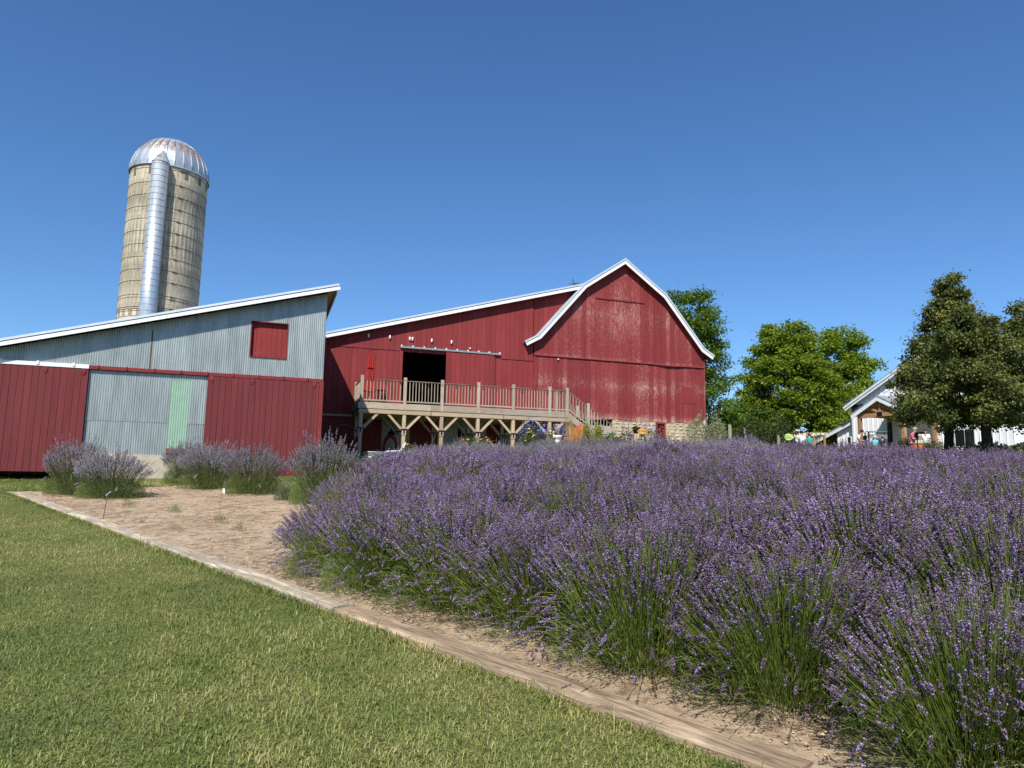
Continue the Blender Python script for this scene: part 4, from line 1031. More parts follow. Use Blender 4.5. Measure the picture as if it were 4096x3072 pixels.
def bez(p0, p1, p2, t): return p0 * (1 - t) ** 2 + p1 * 2 * t * (1 - t) + p2 * t * t
TET = np.array([(1, 1, 1), (1, -1, -1), (-1, 1, -1), (-1, -1, 1)]) * .577
TETF = np.array([(0, 1, 2), (0, 3, 1), (0, 2, 3), (1, 3, 2)])
def lavender_meshes(seed, R, H, n, whorls, per, fs, tube3, spike_len, nleaf, sw, droopy=.12, tall=.0, sdens=None):
    rng = np.random.default_rng(seed)
    ph = rng.uniform(0, 6.283, n); s = np.sqrt(rng.random(n)) * 1.05
    lob = 1 + .12 * np.sin(2 * ph + seed) + .08 * np.sin(5 * ph + seed * 3)
    zt = H * (1 - .30 * s ** 3.2) * rng.uniform(.80, 1.12, n) * (1 + .08 * np.sin(3 * ph + seed))
    zt = np.where(rng.random(n) < tall, zt * 1.18, zt)
    flop = (rng.random(n) < droopy) & (s > .6); zt = np.where(flop, zt * rng.uniform(.25, .7, n), zt)
    rad = R * s * lob * np.where(flop, rng.uniform(1.0, 1.25, n), 1.)
    cs = np.stack([np.cos(ph), np.sin(ph)], -1)
    tip = np.concatenate([cs * rad[:, None], zt[:, None]], 1); tip[:, :2] += rng.normal(0, .02, (n, 2))
    base = np.concatenate([cs * (rad * .46)[:, None] + rng.normal(0, .04, (n, 2)), rng.uniform(.0, .10, n)[:, None]], 1)
    mid = np.concatenate([cs * (rad * np.where(flop, .80, .70))[:, None], (zt * np.where(flop, 1.15, .62) + .02)[:, None]], 1)
    ts = (0, .38, .72, 1.); C = np.stack([bez(base, mid, tip, t) for t in ts], 1)          # n,4,3
    T = tip - mid; T /= np.linalg.norm(T, axis=1)[:, None]
    ref = rng.normal(0, 1, (n, 3)); A = np.cross(T, ref); A /= np.linalg.norm(A, axis=1)[:, None]; B = np.cross(T, A)
    if tube3:
        ang = np.array([0, 2.094, 4.189]); off = A[:, None] * np.cos(ang)[None, :, None] + B[:, None] * np.sin(ang)[None, :, None]
        wr = np.array([1.3, 1.1, .9, .8]) * sw; V = (C[:, :, None] + off[:, None] * wr[None, :, None, None]).reshape(-1, 3)
        i0 = (np.arange(n) * 12)[:, None, None]; a = np.arange(3)[None, :, None] * 3; k_ = np.arange(3)[None, None, :]; k2 = (k_ + 1) % 3
        F = np.stack([i0 + a + k_, i0 + a + k2, i0 + a + 3 + k2, i0 + a + 3 + k_], -1).reshape(-1, 4); m = 12
    else:
        wr = np.array([1.3, 1.2, 1., .8]) * sw; V = np.stack([C - A[:, None] * wr[None, :, None], C + A[:, None] * wr[None, :, None]], 2).reshape(-1, 3)
        i0 = (np.arange(n) * 8)[:, None]; a = np.arange(3)[None] * 2; F = np.stack([i0 + a, i0 + a + 1, i0 + a + 3, i0 + a + 2], -1).reshape(-1, 4); m = 8
    shs = np.repeat(np.clip(rng.normal(.5, .28, n), 0, 1), m)
    # narrow leaves in the lower half
    nl = nleaf; a = rng.uniform(0, 6.283, nl); q = np.sqrt(rng.random(nl)); z = rng.random(nl) ** 1.0 * .50 * H * (1 - .35 * q ** 2)
    rr = R * (.30 + .68 * q) * np.sqrt(np.clip(1 - (z / (.62 * H)) ** 2 * .7, .1, 1)); lb = 1 + .12 * np.sin(2 * a + seed)
    P = np.stack([rr * lb * np.cos(a), rr * lb * np.sin(a), z + .01], -1)
    d = np.stack([np.cos(a), np.sin(a), rng.uniform(.2, 1.6, nl)], -1) + rng.normal(0, .45, (nl, 3)); d /= np.linalg.norm(d, axis=1)[:, None]
    L = rng.uniform(.03, .07, nl)[:, None] * (1 if tube3 else 1.5); sd = np.cross(d, rng.normal(0, 1, (nl, 3))); sd /= np.linalg.norm(sd, axis=1)[:, None]; w = L * (.055 if tube3 else .09)
    LVt = np.stack([P, P + d * L * .5 + sd * w, P + d * L, P + d * L * .5 - sd * w], 1).reshape(-1, 3); LFc = np.arange(nl * 4).reshape(-1, 4)
    Lsh = np.repeat(np.clip(rng.normal(.5, .28, nl), 0, 1), 4)
    # flower spikes: whorls of small florets
    keep = rng.random(n) < (sdens if sdens else .93); tp, Tk, Ak, Bk = tip[keep], T[keep], A[keep], B[keep]; m_ = len(tp)
    sl = spike_len * rng.uniform(.7, 1.3, m_)
    fr = np.concatenate([[-.75], np.linspace(0, 1, whorls - 1)]) if whorls > 4 else np.linspace(0, 1, whorls)
    W = len(fr); rprof = np.interp(fr, [-1, -.3, 0, .35, 1.], [.75, .75, 1., 1., .35]) * fs * 1.15
    pa = rng.uniform(0, 6.283, (m_, W, per)) ; pa = pa * .25 + (np.arange(per) * 6.283 / per)[None, None] + (np.arange(W) * .9)[None, :, None]
    ctr = tp[:, None, None] + Tk[:, None, None] * (fr[None, :, None, None] * sl[:, None, None, None]) + Tk[:, None, None] * rng.normal(0, fs * .5, (m_, W, per))[..., None]
    ctr = ctr + (Ak[:, None, None] * np.cos(pa)[..., None] + Bk[:, None, None] * np.sin(pa)[..., None]) * rprof[None, :, None, None]
    ctr = ctr.reshape(-1, 3); N = len(ctr)
    # random rotations by random orthonormal frames
    e1 = rng.normal(0, 1, (N, 3)); e1 /= np.linalg.norm(e1, axis=1)[:, None]; e2 = np.cross(e1, rng.normal(0, 1, (N, 3))); e2 /= np.linalg.norm(e2, axis=1)[:, None]; e3 = np.cross(e1, e2)
    sz = fs * rng.uniform(.65, 1.25, N)[:, None]
    FV = np.stack([ctr + (e1 * t[0] + e2 * t[1] + e3 * t[2]) * sz for t in TET], 1).reshape(-1, 3)
    FFc = (np.arange(N)[:, None, None] * 4 + TETF[None]).reshape(-1, 3)
    ssh = np.repeat(rng.normal(.46, .16, m_), W * per) + rng.normal(0, .2, N) + np.where(rng.random(N) < .08, .35, 0)
    return (V, F, shs), (LVt, LFc, Lsh), (FV, FFc, np.repeat(np.clip(ssh, 0, 1), 4))
def make_bush(seed, flower, stem, leaf, **kw):
    st, lf, fl = lavender_meshes(seed, **kw)
    return (mesh_np('stem_cluster', st[0], st[1], stem, True, st[2]), mesh_np('leaf_cluster', lf[0], lf[1], leaf, False, lf[2]), mesh_np('flower_spikes', fl[0], fl[1], flower, False, fl[2]))
near = [make_bush(100 + i, LV, SG, LFG, R=.76, H=.80, n=1750, whorls=6, per=4, fs=.0062, tube3=True, spike_len=.055, nleaf=5600, sw=.0022, droopy=.2, sdens=(.93, .9, .85, .6)[i]) for i in range(4)]
mid_ = [make_bush(200 + i, LV, SG, LFG, R=.64, H=.74, n=1000, whorls=4, per=3, fs=.0105, tube3=False, spike_len=.065, nleaf=1200, sw=.0028, droopy=.06, sdens=(.93, .85, .55)[i]) for i in range(3)]
grey = [make_bush(300 + i, LG, SGY, LFG, R=.66, H=.70, n=620, whorls=5, per=3, fs=.0105, tube3=False, spike_len=.085, nleaf=1400, sw=.0026, droopy=.05, tall=.12) for i in range(3)]
iso = [make_bush(400 + i, LG, SGY, LFG, R=.72, H=.95, n=520, whorls=6, per=4, fs=.0108, tube3=True, spike_len=.095, nleaf=11000, sw=.0026, droopy=.03, tall=.15) for i in range(2)]
small = make_bush(500, LG, SGY, leafy('silver_lavender_leaf', (.10, .14, .075), (.22, .26, .17), .2, .65), R=.30, H=.46, n=160, whorls=3, per=2, fs=.006, tube3=True, spike_len=.03, nleaf=2400, sw=.002, sdens=.1)
def put_bush(kind, x, y, rz, sc, label, group, rng, sz=None):
    t = thing('lavender_bush', label, 'lavender', (x, y, soil(x, y) - .03), rz, group)
    t.scale = (sc * rng.uniform(.94, 1.06), sc * rng.uniform(.94, 1.06), sz or sc * rng.uniform(.90, 1.08))
    for nm, me in zip(('stem', 'foliage', 'flower_spikes'), kind): obj(nm, me, t)
    return t
rng = np.random.default_rng(77)
ORD = ['first', 'second', 'third', 'fourth', 'fifth', 'sixth', 'seventh', 'eighth', 'ninth', 'tenth', 'eleventh', 'twelfth', 'thirteenth']
nb = 0
for kk in range(13):
    q0 = 1.06 + 1.55 * kk + (.12 if kk else 0)
    s = -6.0 + rng.uniform(0, .8)
    while s < 20:
        s += rng.uniform(.80, 1.02); q = q0 + rng.normal(0, .09); x, y = xy(q, s)
        if x > .80 * y + 1.3 or y < 2.6: continue
        if (kk == 0 and s > 7.2) or (kk == 1 and s > 8.6) or (kk == 2 and s > 10.6) or (kk >= 3 and x < -2.95 + .1 * rng.normal()) : continue
        if y > 24.6 or (kk > 0 and rng.random() < .035): continue
        g = (y > 18.8 + rng.normal(0, .7) and x < 7.6 + rng.normal(0, .8))
        kind = grey[rng.integers(3)] if g else (near[rng.integers(4)] if y < 10.5 else mid_[rng.integers(3)])
        lab = ('pale faded lavender toward the barn in the %s row from the edging timbers' if g else 'full violet lavender in the %s row from the edging timbers') % ORD[kk]
        b_ = put_bush(kind, x, y, rng.uniform(0, 6.283), rng.uniform(.90, 1.10) * (1.0, 1.04, .93, 1.07, .95, 1.05, .94, 1.04, .96, 1.05, .95, 1.0, 1.0)[kk], lab, ('faded lavender, %s row' if g else 'violet lavender, %s row') % ORD[kk], rng); nb += 1
        b_.rotation_euler = (rng.normal(0, .06), rng.normal(0, .06), b_.rotation_euler[2])
print('bushes', nb)
for (px, py), sc, szm, kd, lab in (((-10.0, 16.55), 1.0, 1.05, 0, 'grey lavender with tall spikes, the one of the pair beside the bed corner'), ((-8.75, 15.75), 1.0, .90, 1, 'round grey lavender, the one of the pair beside the metal label stake'),
        ((-9.0, 20.1), 1.0, 1.0, 0, 'grey lavender before the green sheet of the shed'), ((-7.6, 18.25), 1.05, 1.0, 1, 'grey lavender before the right maroon door of the shed'),
        ((-6.0, 16.75), 1.0, .95, 0, 'grey lavender before the shed corner beside the low silver clump'), ((-3.75, 14.35), 1.0, 1.15, 1, 'tall pale lavender with long spikes beside the purple rows')):
    put_bush(iso[kd], px, py, rng.uniform(0, 6.28), sc, lab, None, rng, szm)
put_bush(small, -4.62, 15.05, 1., 1.0, 'low silver-green lavender clump without flowers at the end of the grey row', None, rng)
# seedlings in the bare soil
sd = make_bush(600, LG, SGY, LFG, R=.10, H=.15, n=26, whorls=2, per=2, fs=.004, tube3=True, spike_len=.015, nleaf=70, sw=.0016, sdens=.05)
for (x, y), sc in (((-7.21, 13.67), 1.25), ((-6.02, 12.93), 1.15), ((-4.61, 11.55), 1.1), ((-4.0, 10.7), .9), ((-1.7, 6.81), .8), ((-5.9, 11.6), .5)):
    t = thing('lavender_seedling', 'tiny young lavender seedling growing in the bare soil', 'seedling', (x, y, soil(x, y) - .01), rng.uniform(0, 6), 'young lavender seedlings'); t.scale = (sc,) * 3
    for nm, me in zip(('stem', 'foliage', 'flower_spikes'), sd): obj(nm, me, t)
# ------------------------------------------------------------------ garden in front of the barn
def gp(px, py, d): p = at(px, py, d); return float(p[0]), float(p[1])
LF['aster'] = leafy('aster_leaf', (.030, .060, .018), (.080, .120, .030), .3)
LF['gold'] = leafy('gold_green_leaf', (.19, .21, .025), (.46, .46, .070), .3)
LF['sage'] = leafy('silver_sage_leaf', (.19, .20, .11), (.36, .37, .24), .2)
LF['hosta'] = leafy('broad_garden_leaf', (.05, .095, .02), (.13, .19, .05), .3)
LF['fresh'] = leafy('fresh_green_leaf', (.07, .13, .02), (.19, .27, .05), .3)
def bloom_mesh(r_, mat, seed, petals=9):
    rr = random.Random(seed); mb = MB()
    for i in range(petals):
        a = 6.283 * i / petals; c_, s_ = math.cos(a), math.sin(a); w = r_ * .3
        mb.add([(0, 0, 0), (r_ * .55 * c_ - w * s_, r_ * .55 * s_ + w * c_, r_ * .15), (r_ * c_, r_ * s_, r_ * .08), (r_ * .55 * c_ + w * s_, r_ * .55 * s_ - w * c_, r_ * .15)], [(0, 1, 2, 3)])
    mb.lathe([(r_ * .22, 0), (r_ * .18, r_ * .14), (.001, r_ * .16)], 6)
    return mb.mesh('bloom', mat)
def flowering(name, label, cat, loc, R, H, nleaf, leafmat, blooms, seed, group=None, leaf=.09, asp=.4):
    """clump of leaves with single blooms standing above it"""
    t = shrub(name, label, cat, loc, R, H, nleaf, leaf, leafmat, seed, asp=asp, group=group)
    rr = random.Random(seed)
    for mat, n, size, zlo in blooms:
        me = bloom_mesh(size, mat, seed)
        for i in range(n):
            a = rr.uniform(0, 6.28); s_ = math.sqrt(rr.random()); o = obj('bloom', me, t)
            o.location = (R * s_ * math.cos(a), R * s_ * math.sin(a), H * (1.05 - .35 * s_ ** 2) * rr.uniform(zlo, 1.06))
            o.rotation_euler = (rr.uniform(.3, 1.4), rr.uniform(-.5, .5), rr.uniform(-.8, .8))
    return t
BLUE = plain('blue_aster_petal', (.23, .24, .62), .7, 0, .25); VIO = plain('violet_aster_petal', (.26, .13, .58), .7, 0, .25); YEL = plain('yellow_petal', (.78, .56, .02), .6, 0, .15)
ORG = plain('orange_lily_petal', (.75, .20, .02), .6, 0, .15); PNK = plain('pink_petal', (.60, .10, .14), .6, 0, .25); WHT = plain('white_petal', (.80, .80, .76), .6)
flowering('aster_clump', 'pale blue aster clump in front of the deck braces', 'asters', gp(2122, 1760, 30.0), .50, 1.75, 900, LF['aster'], [(BLUE, 165, .022, .62)], 41)
flowering('aster_clump', 'violet blue aster clump beside the white garden urn', 'asters', gp(2176, 1760, 30.4), .45, 1.45, 700, LF['aster'], [(VIO, 90, .022, .6), (BLUE, 60, .022, .6)], 42)
flowering('aster_clump', 'deep violet aster clump behind the red chair', 'asters', gp(2240, 1760, 31.2), .42, 1.65, 700, LF['aster'], [(VIO, 135, .022, .55)], 43)
flowering('yellow_flower_clump', 'leafy clump with yellow blooms below the blue asters', 'flowers', gp(2122, 1775, 29.3), .33, 1.25, 900, LF['hosta'], [(YEL, 9, .038, .9)], 44)
flowering('yellow_flower_clump', 'small yellow daylily clump beside the white garden urn', 'flowers', gp(2203, 1775, 29.6), .20, 1.30, 260, LF['hosta'], [(YEL, 12, .038, .85)], 45)
flowering('aster_clump', 'lilac aster clump left of the name sign by the stone foundation', 'asters', gp(2510, 1760, 32.5), .42, 1.45, 700, LF['aster'], [(BLUE, 82, .022, .6)], 46)
flowering('aster_clump', 'lilac aster clump right of the name sign by the stone foundation', 'asters', gp(2592, 1760, 32.8), .50, 1.55, 800, LF['aster'], [(VIO, 60, .022, .6), (BLUE, 60, .022, .6)], 47)
flowering('geranium', 'pink red geraniums below the little foundation window', 'flowers', gp(2648, 1770, 34.2), .36, 1.35, 500, LF['hosta'], [(PNK, 60, .028, .75)], 48)
shrub('golden_shrub', 'rounded yellow green shrub beside the deck stairs', 'shrub', gp(2367, 1765, 30.2), .58, 1.55, 4200, .085, LF['gold'], 49, asp=.45, spiky=.3)
shrub('sage_shrub', 'loose silver green shrub at the right corner of the red barn', 'shrub', gp(2828, 1770, 33.0), .95, 2.05, 3800, .12, LF['sage'], 50, asp=.22, spiky=.9)
shrub('garden_perennial', 'broad leaved green perennial between the golden shrub and the stone wall', 'plant', gp(2440, 1765, 31.5), .42, 1.15, 420, .16, LF['hosta'], 51, asp=.5)
shrub('garden_perennial', 'low leafy green perennial beside the foundation blocks', 'plant', gp(2480, 1768, 32.0), .35, 1.05, 320, .15, LF['hosta'], 52, asp=.5)
flowering('daylily', 'orange daylilies before the second deck post', 'flowers', gp(1868, 1775, 30.5), .40, 1.0, 330, LF['fresh'], [(ORG, 7, .04, .9)], 53, leaf=.3, asp=.09)
flowering('daylily', 'orange daylilies with seed stalks before the third deck post', 'flowers', gp(1932, 1775, 30.5), .42, 1.05, 330, LF['fresh'], [(ORG, 9, .04, .9)], 54, leaf=.3, asp=.09)
flowering('daylily', 'orange daylily beside the white folding chair', 'flowers', gp(1632, 1800, 29.5), .28, .95, 200, LF['fresh'], [(ORG, 3, .04, .95)], 55, leaf=.3, asp=.09)
flowering('daisy_clump', 'white daisies in front of the metal tub', 'flowers', gp(1478, 1845, 25.5), .30, .45, 320, LF['fresh'], [(WHT, 18, .022, .8)], 56, leaf=.1)
shrub('garden_perennial', 'fresh green weeds beside the metal tub under the deck', 'plant', gp(1545, 1850, 26.5), .65, .55, 900, .16, LF['fresh'], 57, asp=.16, spiky=.6)
shrub('garden_perennial', 'grassy green tuft before the white folding chair', 'plant', gp(1480, 1868, 24.5), .70, .50, 900, .18, LF['fresh'], 58, asp=.12, spiky=.8)
# orange ornamental grass
def reeds(name, label, loc, R, H, n, mat, seed, w=.006):
    x0, y0 = loc; rr = np.random.default_rng(seed); a = rr.uniform(0, 6.283, n); q = np.sqrt(rr.random(n))
    b = np.stack([.3 * R * q * np.cos(a), .3 * R * q * np.sin(a), np.zeros(n)], -1); tp = np.stack([R * q * np.cos(a), R * q * np.sin(a), H * rr.uniform(.7, 1.1, n)], -1)
    md = b * .5 + tp * [.4, .4, .6]; C_ = np.stack([bez(b, md, tp, t_) for t_ in (0, .4, .75, 1)], 1); s_ = np.cross(tp - b, rr.normal(0, 1, (n, 3))); s_ /= np.linalg.norm(s_, axis=1)[:, None]
    wr = np.array([1, .9, 1.2, .3]) * w; V = np.stack([C_ - s_[:, None] * wr[None, :, None], C_ + s_[:, None] * wr[None, :, None]], 2).reshape(-1, 3)
    i0 = (np.arange(n) * 8)[:, None]; k2 = np.arange(3)[None] * 2; F = np.stack([i0 + k2, i0 + k2 + 1, i0 + k2 + 3, i0 + k2 + 2], -1).reshape(-1, 4)
    t = thing(name, label, 'ornamental grass', (x0, y0, gz(x0, y0) - .02)); obj('foliage', mesh_np('foliage', V, F, mat, False, np.repeat(rr.random(n), 8)), t); return t
reeds('ornamental_grass', 'orange tan ornamental grass between the red chair and golden shrub', gp(2306, 1765, 30.0), .42, 1.40, 190, leafy('orange_straw', (.42, .20, .06), (.62, .38, .14), .2), 61, .006)
reeds('ornamental_grass', 'tall dry seed stalks beside the deck stairs', gp(2278, 1765, 30.8), .30, 1.9, 60, leafy('dry_straw', (.30, .22, .12), (.45, .36, .2), .2), 62, .007)
# red garden chair with slanted back and wide arms
x0, y0 = gp(2282, 1770, 30.6); z0 = gz(x0, y0)
ac = thing('garden_chair', 'red orange slatted garden chair among the asters by the deck', 'chair', (x0, y0, z0 + .35), math.radians(-50))
for i in range(6):
    u = -.25 + i * .1; beam('back_slat', (u, .28, .30), (u * 1.15, .62, 1.18 - .06 * abs(i - 2.5)), .085, .022, M['red_chair'], ac, up=(0, -1, .3))
for i in range(5): beam('seat_slat', (-.28, -.28 + i * .13, .40 - i * .035), (.28, -.28 + i * .13, .40 - i * .035), .11, .022, M['red_chair'], ac)
for s_ in (-1, 1):
    beam('armrest', (s_ * .36, -.36, .62), (s_ * .34, .42, .60), .14, .025, M['red_chair'], ac)
    beam('front_leg', (s_ * .33, -.30, -.3), (s_ * .33, -.30, .61), .09, .03, M['red_chair'], ac)
    beam('rear_leg', (s_ * .31, -.25, .38), (s_ * .31, .55, -.3), .11, .03, M['red_chair'], ac)
    beam('stretcher', (s_ * .33, .38, -.02), (s_ * .33, .40, .59), .07, .03, M['red_chair'], ac)
# white urn
x0, y0 = gp(2228, 1775, 29.6); z0 = gz(x0, y0)
ur = thing('garden_urn', 'white stone birdbath urn among the asters', 'urn', (x0, y0, z0 - .02))
MB().lathe([(.18, 0), (.18, .06), (.10, .12), (.08, .7), (.12, .82)], 18).build('pedestal', M['white_plastic'], ur, True)
MB().lathe([(.12, .82), (.20, .93), (.22, .99), (.20, 1.0), (.1, .9)], 20).build('bowl', M['white_plastic'], ur, True)
# oval name sign
def oval_sign(name, label, px, py, d, w, h, face, txt_mat, lines, size, rz=0., tilt=0., stake=.9):
    p = at(px, py, d); x, y, z = [float(c_) for c_ in p]; g = gz(x, y); t = thing(name, label, 'sign', (x, y, g), rz)
    n = 28; pts = [(w / 2 * math.cos(a_) * (1 + .05 * math.cos(4 * a_)), h / 2 * math.sin(a_) * (1 + .04 * math.cos(4 * a_))) for a_ in np.linspace(0, 6.283, n, endpoint=False)]
    f = MB().prism(pts, -.012, .012).build('sign_face', face, t); f.location = (0, -.02, z - g); f.rotation_euler = (0, tilt, 0)
    for i, ln in enumerate(lines):
        me = text_mesh(ln, size, .004, txt_mat); o = obj('lettering', me, f); o.rotation_euler = (math.pi / 2, 0, 0); o.location = (0, -.016, (len(lines) - 1) * size * .45 - i * size * .95)
    MB().tube([(0, .01, -.1), (0, .01, z - g + h * .35)], .012, 6).build('stake', M['black_metal'], t)
    return t
oval_sign('name_sign', 'orange oval sign reading FLYNN by the stone foundation', 2568, 1725, 31.4, .42, .24, plain('orange_sign_paint', (.72, .33, .07), .6, 0, 0, .1), plain('black_paint', (.02, .02, .02), .6), ['FLYNN'], .13, rz=.1)
oval_sign('garden_sign', 'pale green oval sign reading FAIRY GARDEN on the crest', 3154, 1748, 40.0, .52, .36, plain('pale_green_sign_paint', (.52, .66, .22), .6, 0, 0, .08), plain('dark_green_paint', (.10, .16, .05), .6), ['FAIRY', 'GARDEN'], .12, rz=-.05, tilt=.08)
x0, y0 = gp(2545, 1760, 31.8); g0 = gz(x0, y0); wp = thing('planter_post', 'short wooden post carrying a potted fern beside the name sign', 'planter', (x0, y0, g0))
zt = float(at(2545, 1735, 31.8)[2]) - g0
beam('post', (0, 0, -.1), (0, 0, zt), .20, .20, M['deck_warm'], wp)
MB().lathe([(.10, zt), (.15, zt + .14), (.16, zt + .16)], 12).build('pot', M['black_metal'], wp)
rng = np.random.default_rng(3); obj('foliage', leaf_mesh('foliage', np.stack([rng.normal(0, .05, 160), rng.normal(0, .05, 160), zt + .2 + np.abs(rng.normal(0, .06, 160))], -1), .12, LF['aster'], rng), wp)
# white folding chair, metal tub and trolley under the deck edge
x0, y0 = gp(1568, 1842, 27.5); fc = thing('folding_chair', 'white folding lawn chair in front of the deck post', 'chair', (x0, y0, gz(x0, y0)), math.radians(-75))
for s_ in (-1, 1):
    for a_, b_, nm in (((s_ * .27, -.25, 0), (s_ * .27, .28, .42), 'leg'), ((s_ * .27, .22, 0), (s_ * .27, -.28, .42), 'leg'), ((s_ * .27, .18, .38), (s_ * .27, .48, .98), 'back_rail'), ((s_ * .29, -.26, .62), (s_ * .29, .33, .66), 'armrest'), ((s_ * .28, -.26, .40), (s_ * .28, -.26, .62), 'arm_support')):
        MB().tube([a_, b_], .017 if nm != 'armrest' else .024, 6).build(nm, M['white_plastic'], fc)
for i in range(5): beam('seat_strap', (-.27, -.24 + i * .11, .42), (.27, -.24 + i * .11, .42), .085, .008, M['white_plastic'], fc)
for i in range(5):
    f = i / 4; beam('back_strap', (-.27, .22 + .25 * f, .46 + .47 * f), (.27, .22 + .25 * f, .46 + .47 * f), .012, .09, M['white_plastic'], fc)
x0, y0 = gp(1500, 1835, 28.0); tb_ = thing('stock_tank', 'oval galvanised metal tub under the deck end', 'tub', (x0, y0, gz(x0, y0)), .2)
pf = [(.42, .0), (.44, .02), (.47, .60), (.49, .62), (.49, .64), (.46, .63), (.43, .06)]
o = MB().lathe(pf, 28).build('tank_body', M['galv'], tb_, True); o.scale = (1.2, .6, 1)
for z_ in (.2, .42): o = MB().tube([(.462 * math.cos(a_), .462 * math.sin(a_), z_) for a_ in np.linspace(0, 6.283, 29)], .012, 5, cap=False).build('rib', M['galv'], tb_); o.scale = (1.2, .6, 1)
# sumac by the shed corner
x0, y0 = gp(1325, 1780, 29.0); g0 = gz(x0, y0); su = thing('sumac', 'young sumac with feathery compound leaves between the shed and the barn', 'plant', (x0, y0, g0))
zt = float(at(1325, 1715, 29.0)[2]) - g0; MB().tube([(0, 0, -.1), (.03, 0, zt * .6), (0, 0, zt)], [.03, .022, .008], 6).build('stem', M['bark'], su)
r = random.Random(5); sf = LF['fresh']
for i in range(9):
    a_ = i * 2.4; L_ = r.uniform(.5, .85); P = []
    for j in range(9):
        f = .15 + .85 * j / 8
        for s_ in (-1, 1): P.append((f, s_))
    mb = MB(); zb_ = zt * (.55 + .05 * i); rib = [(L_ * f * math.cos(a_), L_ * f * math.sin(a_), zb_ + .35 * L_ * math.sin(f * 2.6)) for f in np.linspace(0, 1, 6)]
    mb.tube(rib, .006, 4)
    for f, s_ in P:
        c_ = Vector((L_ * f * math.cos(a_), L_ * f * math.sin(a_), zb_ + .35 * L_ * math.sin(f * 2.6))); d_ = Vector((-math.sin(a_) * s_ + .5 * math.cos(a_), math.cos(a_) * s_ + .5 * math.sin(a_), -.25)).normalized(); n_ = Vector((math.cos(a_), math.sin(a_), 0)); l_ = .17 * (1.1 - .5 * f)
        mb.add([c_, c_ + d_ * l_ * .5 + n_ * .022, c_ + d_ * l_, c_ + d_ * l_ * .5 - n_ * .022], [(0, 1, 2, 3)])
    mb.build('frond', leafy('sumac_leaf%d' % i, (.06, .12, .02), (.16, .24, .05), .3, attr=False) if i == 0 else bpy.data.materials['sumac_leaf0'], su)
# marker flag and metal label stake in the bed
x0, y0 = -5.18, 12.89; fl = thing('marker_flag', 'small white marker flag on a wire in the bare soil', 'flag', (x0, y0, soil(x0, y0))); fl.scale = (.62, .62, .55)
MB().tube([(0, 0, -.05), (.01, 0, .38), (.03, 0, .80)], .004, 5).build('wire', plain('rusty_wire', (.16, .08, .05), .7), fl)
mb = MB(); 
for i in range(5):
    z_ = .80 - i * .055; wv = .012 * math.sin(i * 1.7)
    mb.v += [(.028, wv, z_), (.10 - .008 * i + wv, .02 - wv, z_ - .03 * (i > 0)), (.12 + .012 * (i % 2), -.01 + wv * 2, z_ - .07)]
mb.f = [(3 * i, 3 * i + 3, 3 * i + 4, 3 * i + 1) for i in range(4)] + [(3 * i + 1, 3 * i + 4, 3 * i + 5, 3 * i + 2) for i in range(4)]; mb.mi = [0] * 8
c_ = mb.build('cloth', M['white_plastic'], fl); c_.scale = (.8, .8, .62); c_.location = (.006, 0, .80 * .38)
x0, y0 = -6.8, 12.08; ls = thing('label_stake', 'metal plant label stake at the edging timber', 'stake', (x0, y0, soil(x0, y0))); ls.scale = (.8, .8, .64)
MB().tube([(0, 0, -.08), (.05, 0, .62)], .009, 6).build('stake', plain('rusty_stake', (.14, .085, .06), .7), ls)
MB().bar((.02, -.01, .60), (.12, -.01, .72), .004, .022).build('plate', M['galv_bright'], ls)
# ------------------------------------------------------------------ crest: fence posts, pergola, stall
for i, (px, pt, pb, d, w, lab) in enumerate(((2919, 1699, 1775, 36., .18, 'grey split fence post at the corner of the barn garden'), (2979, 1712, 1770, 42., .16, 'second grey fence post past the barn garden corner'), (3113, 1742, 1780, 40., .17, 'grey fence post beside the green oval sign'),
        (3889, 1748, 1830, 31., .14, 'bare wooden post standing between the two linden trunks'), (3556, 1690, 1800, 33., .22, 'dark round post standing before the white house porch'))):
    p = at(px, pt, d); x, y = float(p[0]), float(p[1]); g = gz(x, y); t = float(p[2]) - g
    mb = MB(); rr = random.Random(i); mb.lathe([(w * .52, -.2), (w * .5, t * .3), (w * .46, t * .7), (w * .44, t - .03), (w * .34, t)], 9, fold=lambda k_, j_: 1 + .12 * math.sin(k_ * 2.3 + j_))
    o = mb.build('fence_post', M['post_grey'] if i < 4 else M['dark_bark']); o.location = (x, y, g); tag(o, lab, 'post', 'weathered posts along the crest'); 
a = at(2919, 1722, 36.); b = at(2979, 1734, 42.)
tag(MB().tube([tuple(a + (b - a) * f + np.array([0, 0, -.12 * math.sin(math.pi * f)])) for f in np.linspace(0, 1, 8)], .025, 6).build('black_pipe', M['wire']), 'black pipe slung between the two grey fence posts', 'pipe')
pg = at(3250, 1738, 46.); gx_, gy_ = float(pg[0]), float(pg[1]); g = gz(gx_, gy_); t = float(pg[2]) - g
pe = thing('pergola', 'pale timber pergola beam on posts behind the green sign', 'pergola', (gx_, gy_, g), .05)
for y_ in (0, 1.4):
    beam('top_beam', (-1.15, y_, t + (0.0 if y_ == 0 else .0)), (.95, y_, t + .05), .10, .13, plain('pale_beam', (.60, .54, .42), .8), pe)
    for x in (-1.0, .78): beam('post', (x, y_, -.1), (x, y_, t - .06), .12, .12, M['porch_wood'], pe)
for x in np.arange(-1.0, .9, .3): beam('slat', (x, -.15, t + .11), (x, 1.6, t + .11), .05, .06, M['deck_warm'], pe)
sp_ = at(3510, 1735, 43.); gx_, gy_ = float(sp_[0]), float(sp_[1]); g = gz(gx_, gy_); t = float(sp_[2]) - g
sa = thing('market_stall', 'small grey slatted stall with a flat awning before the porch', 'stall', (gx_, gy_, g), -.15)
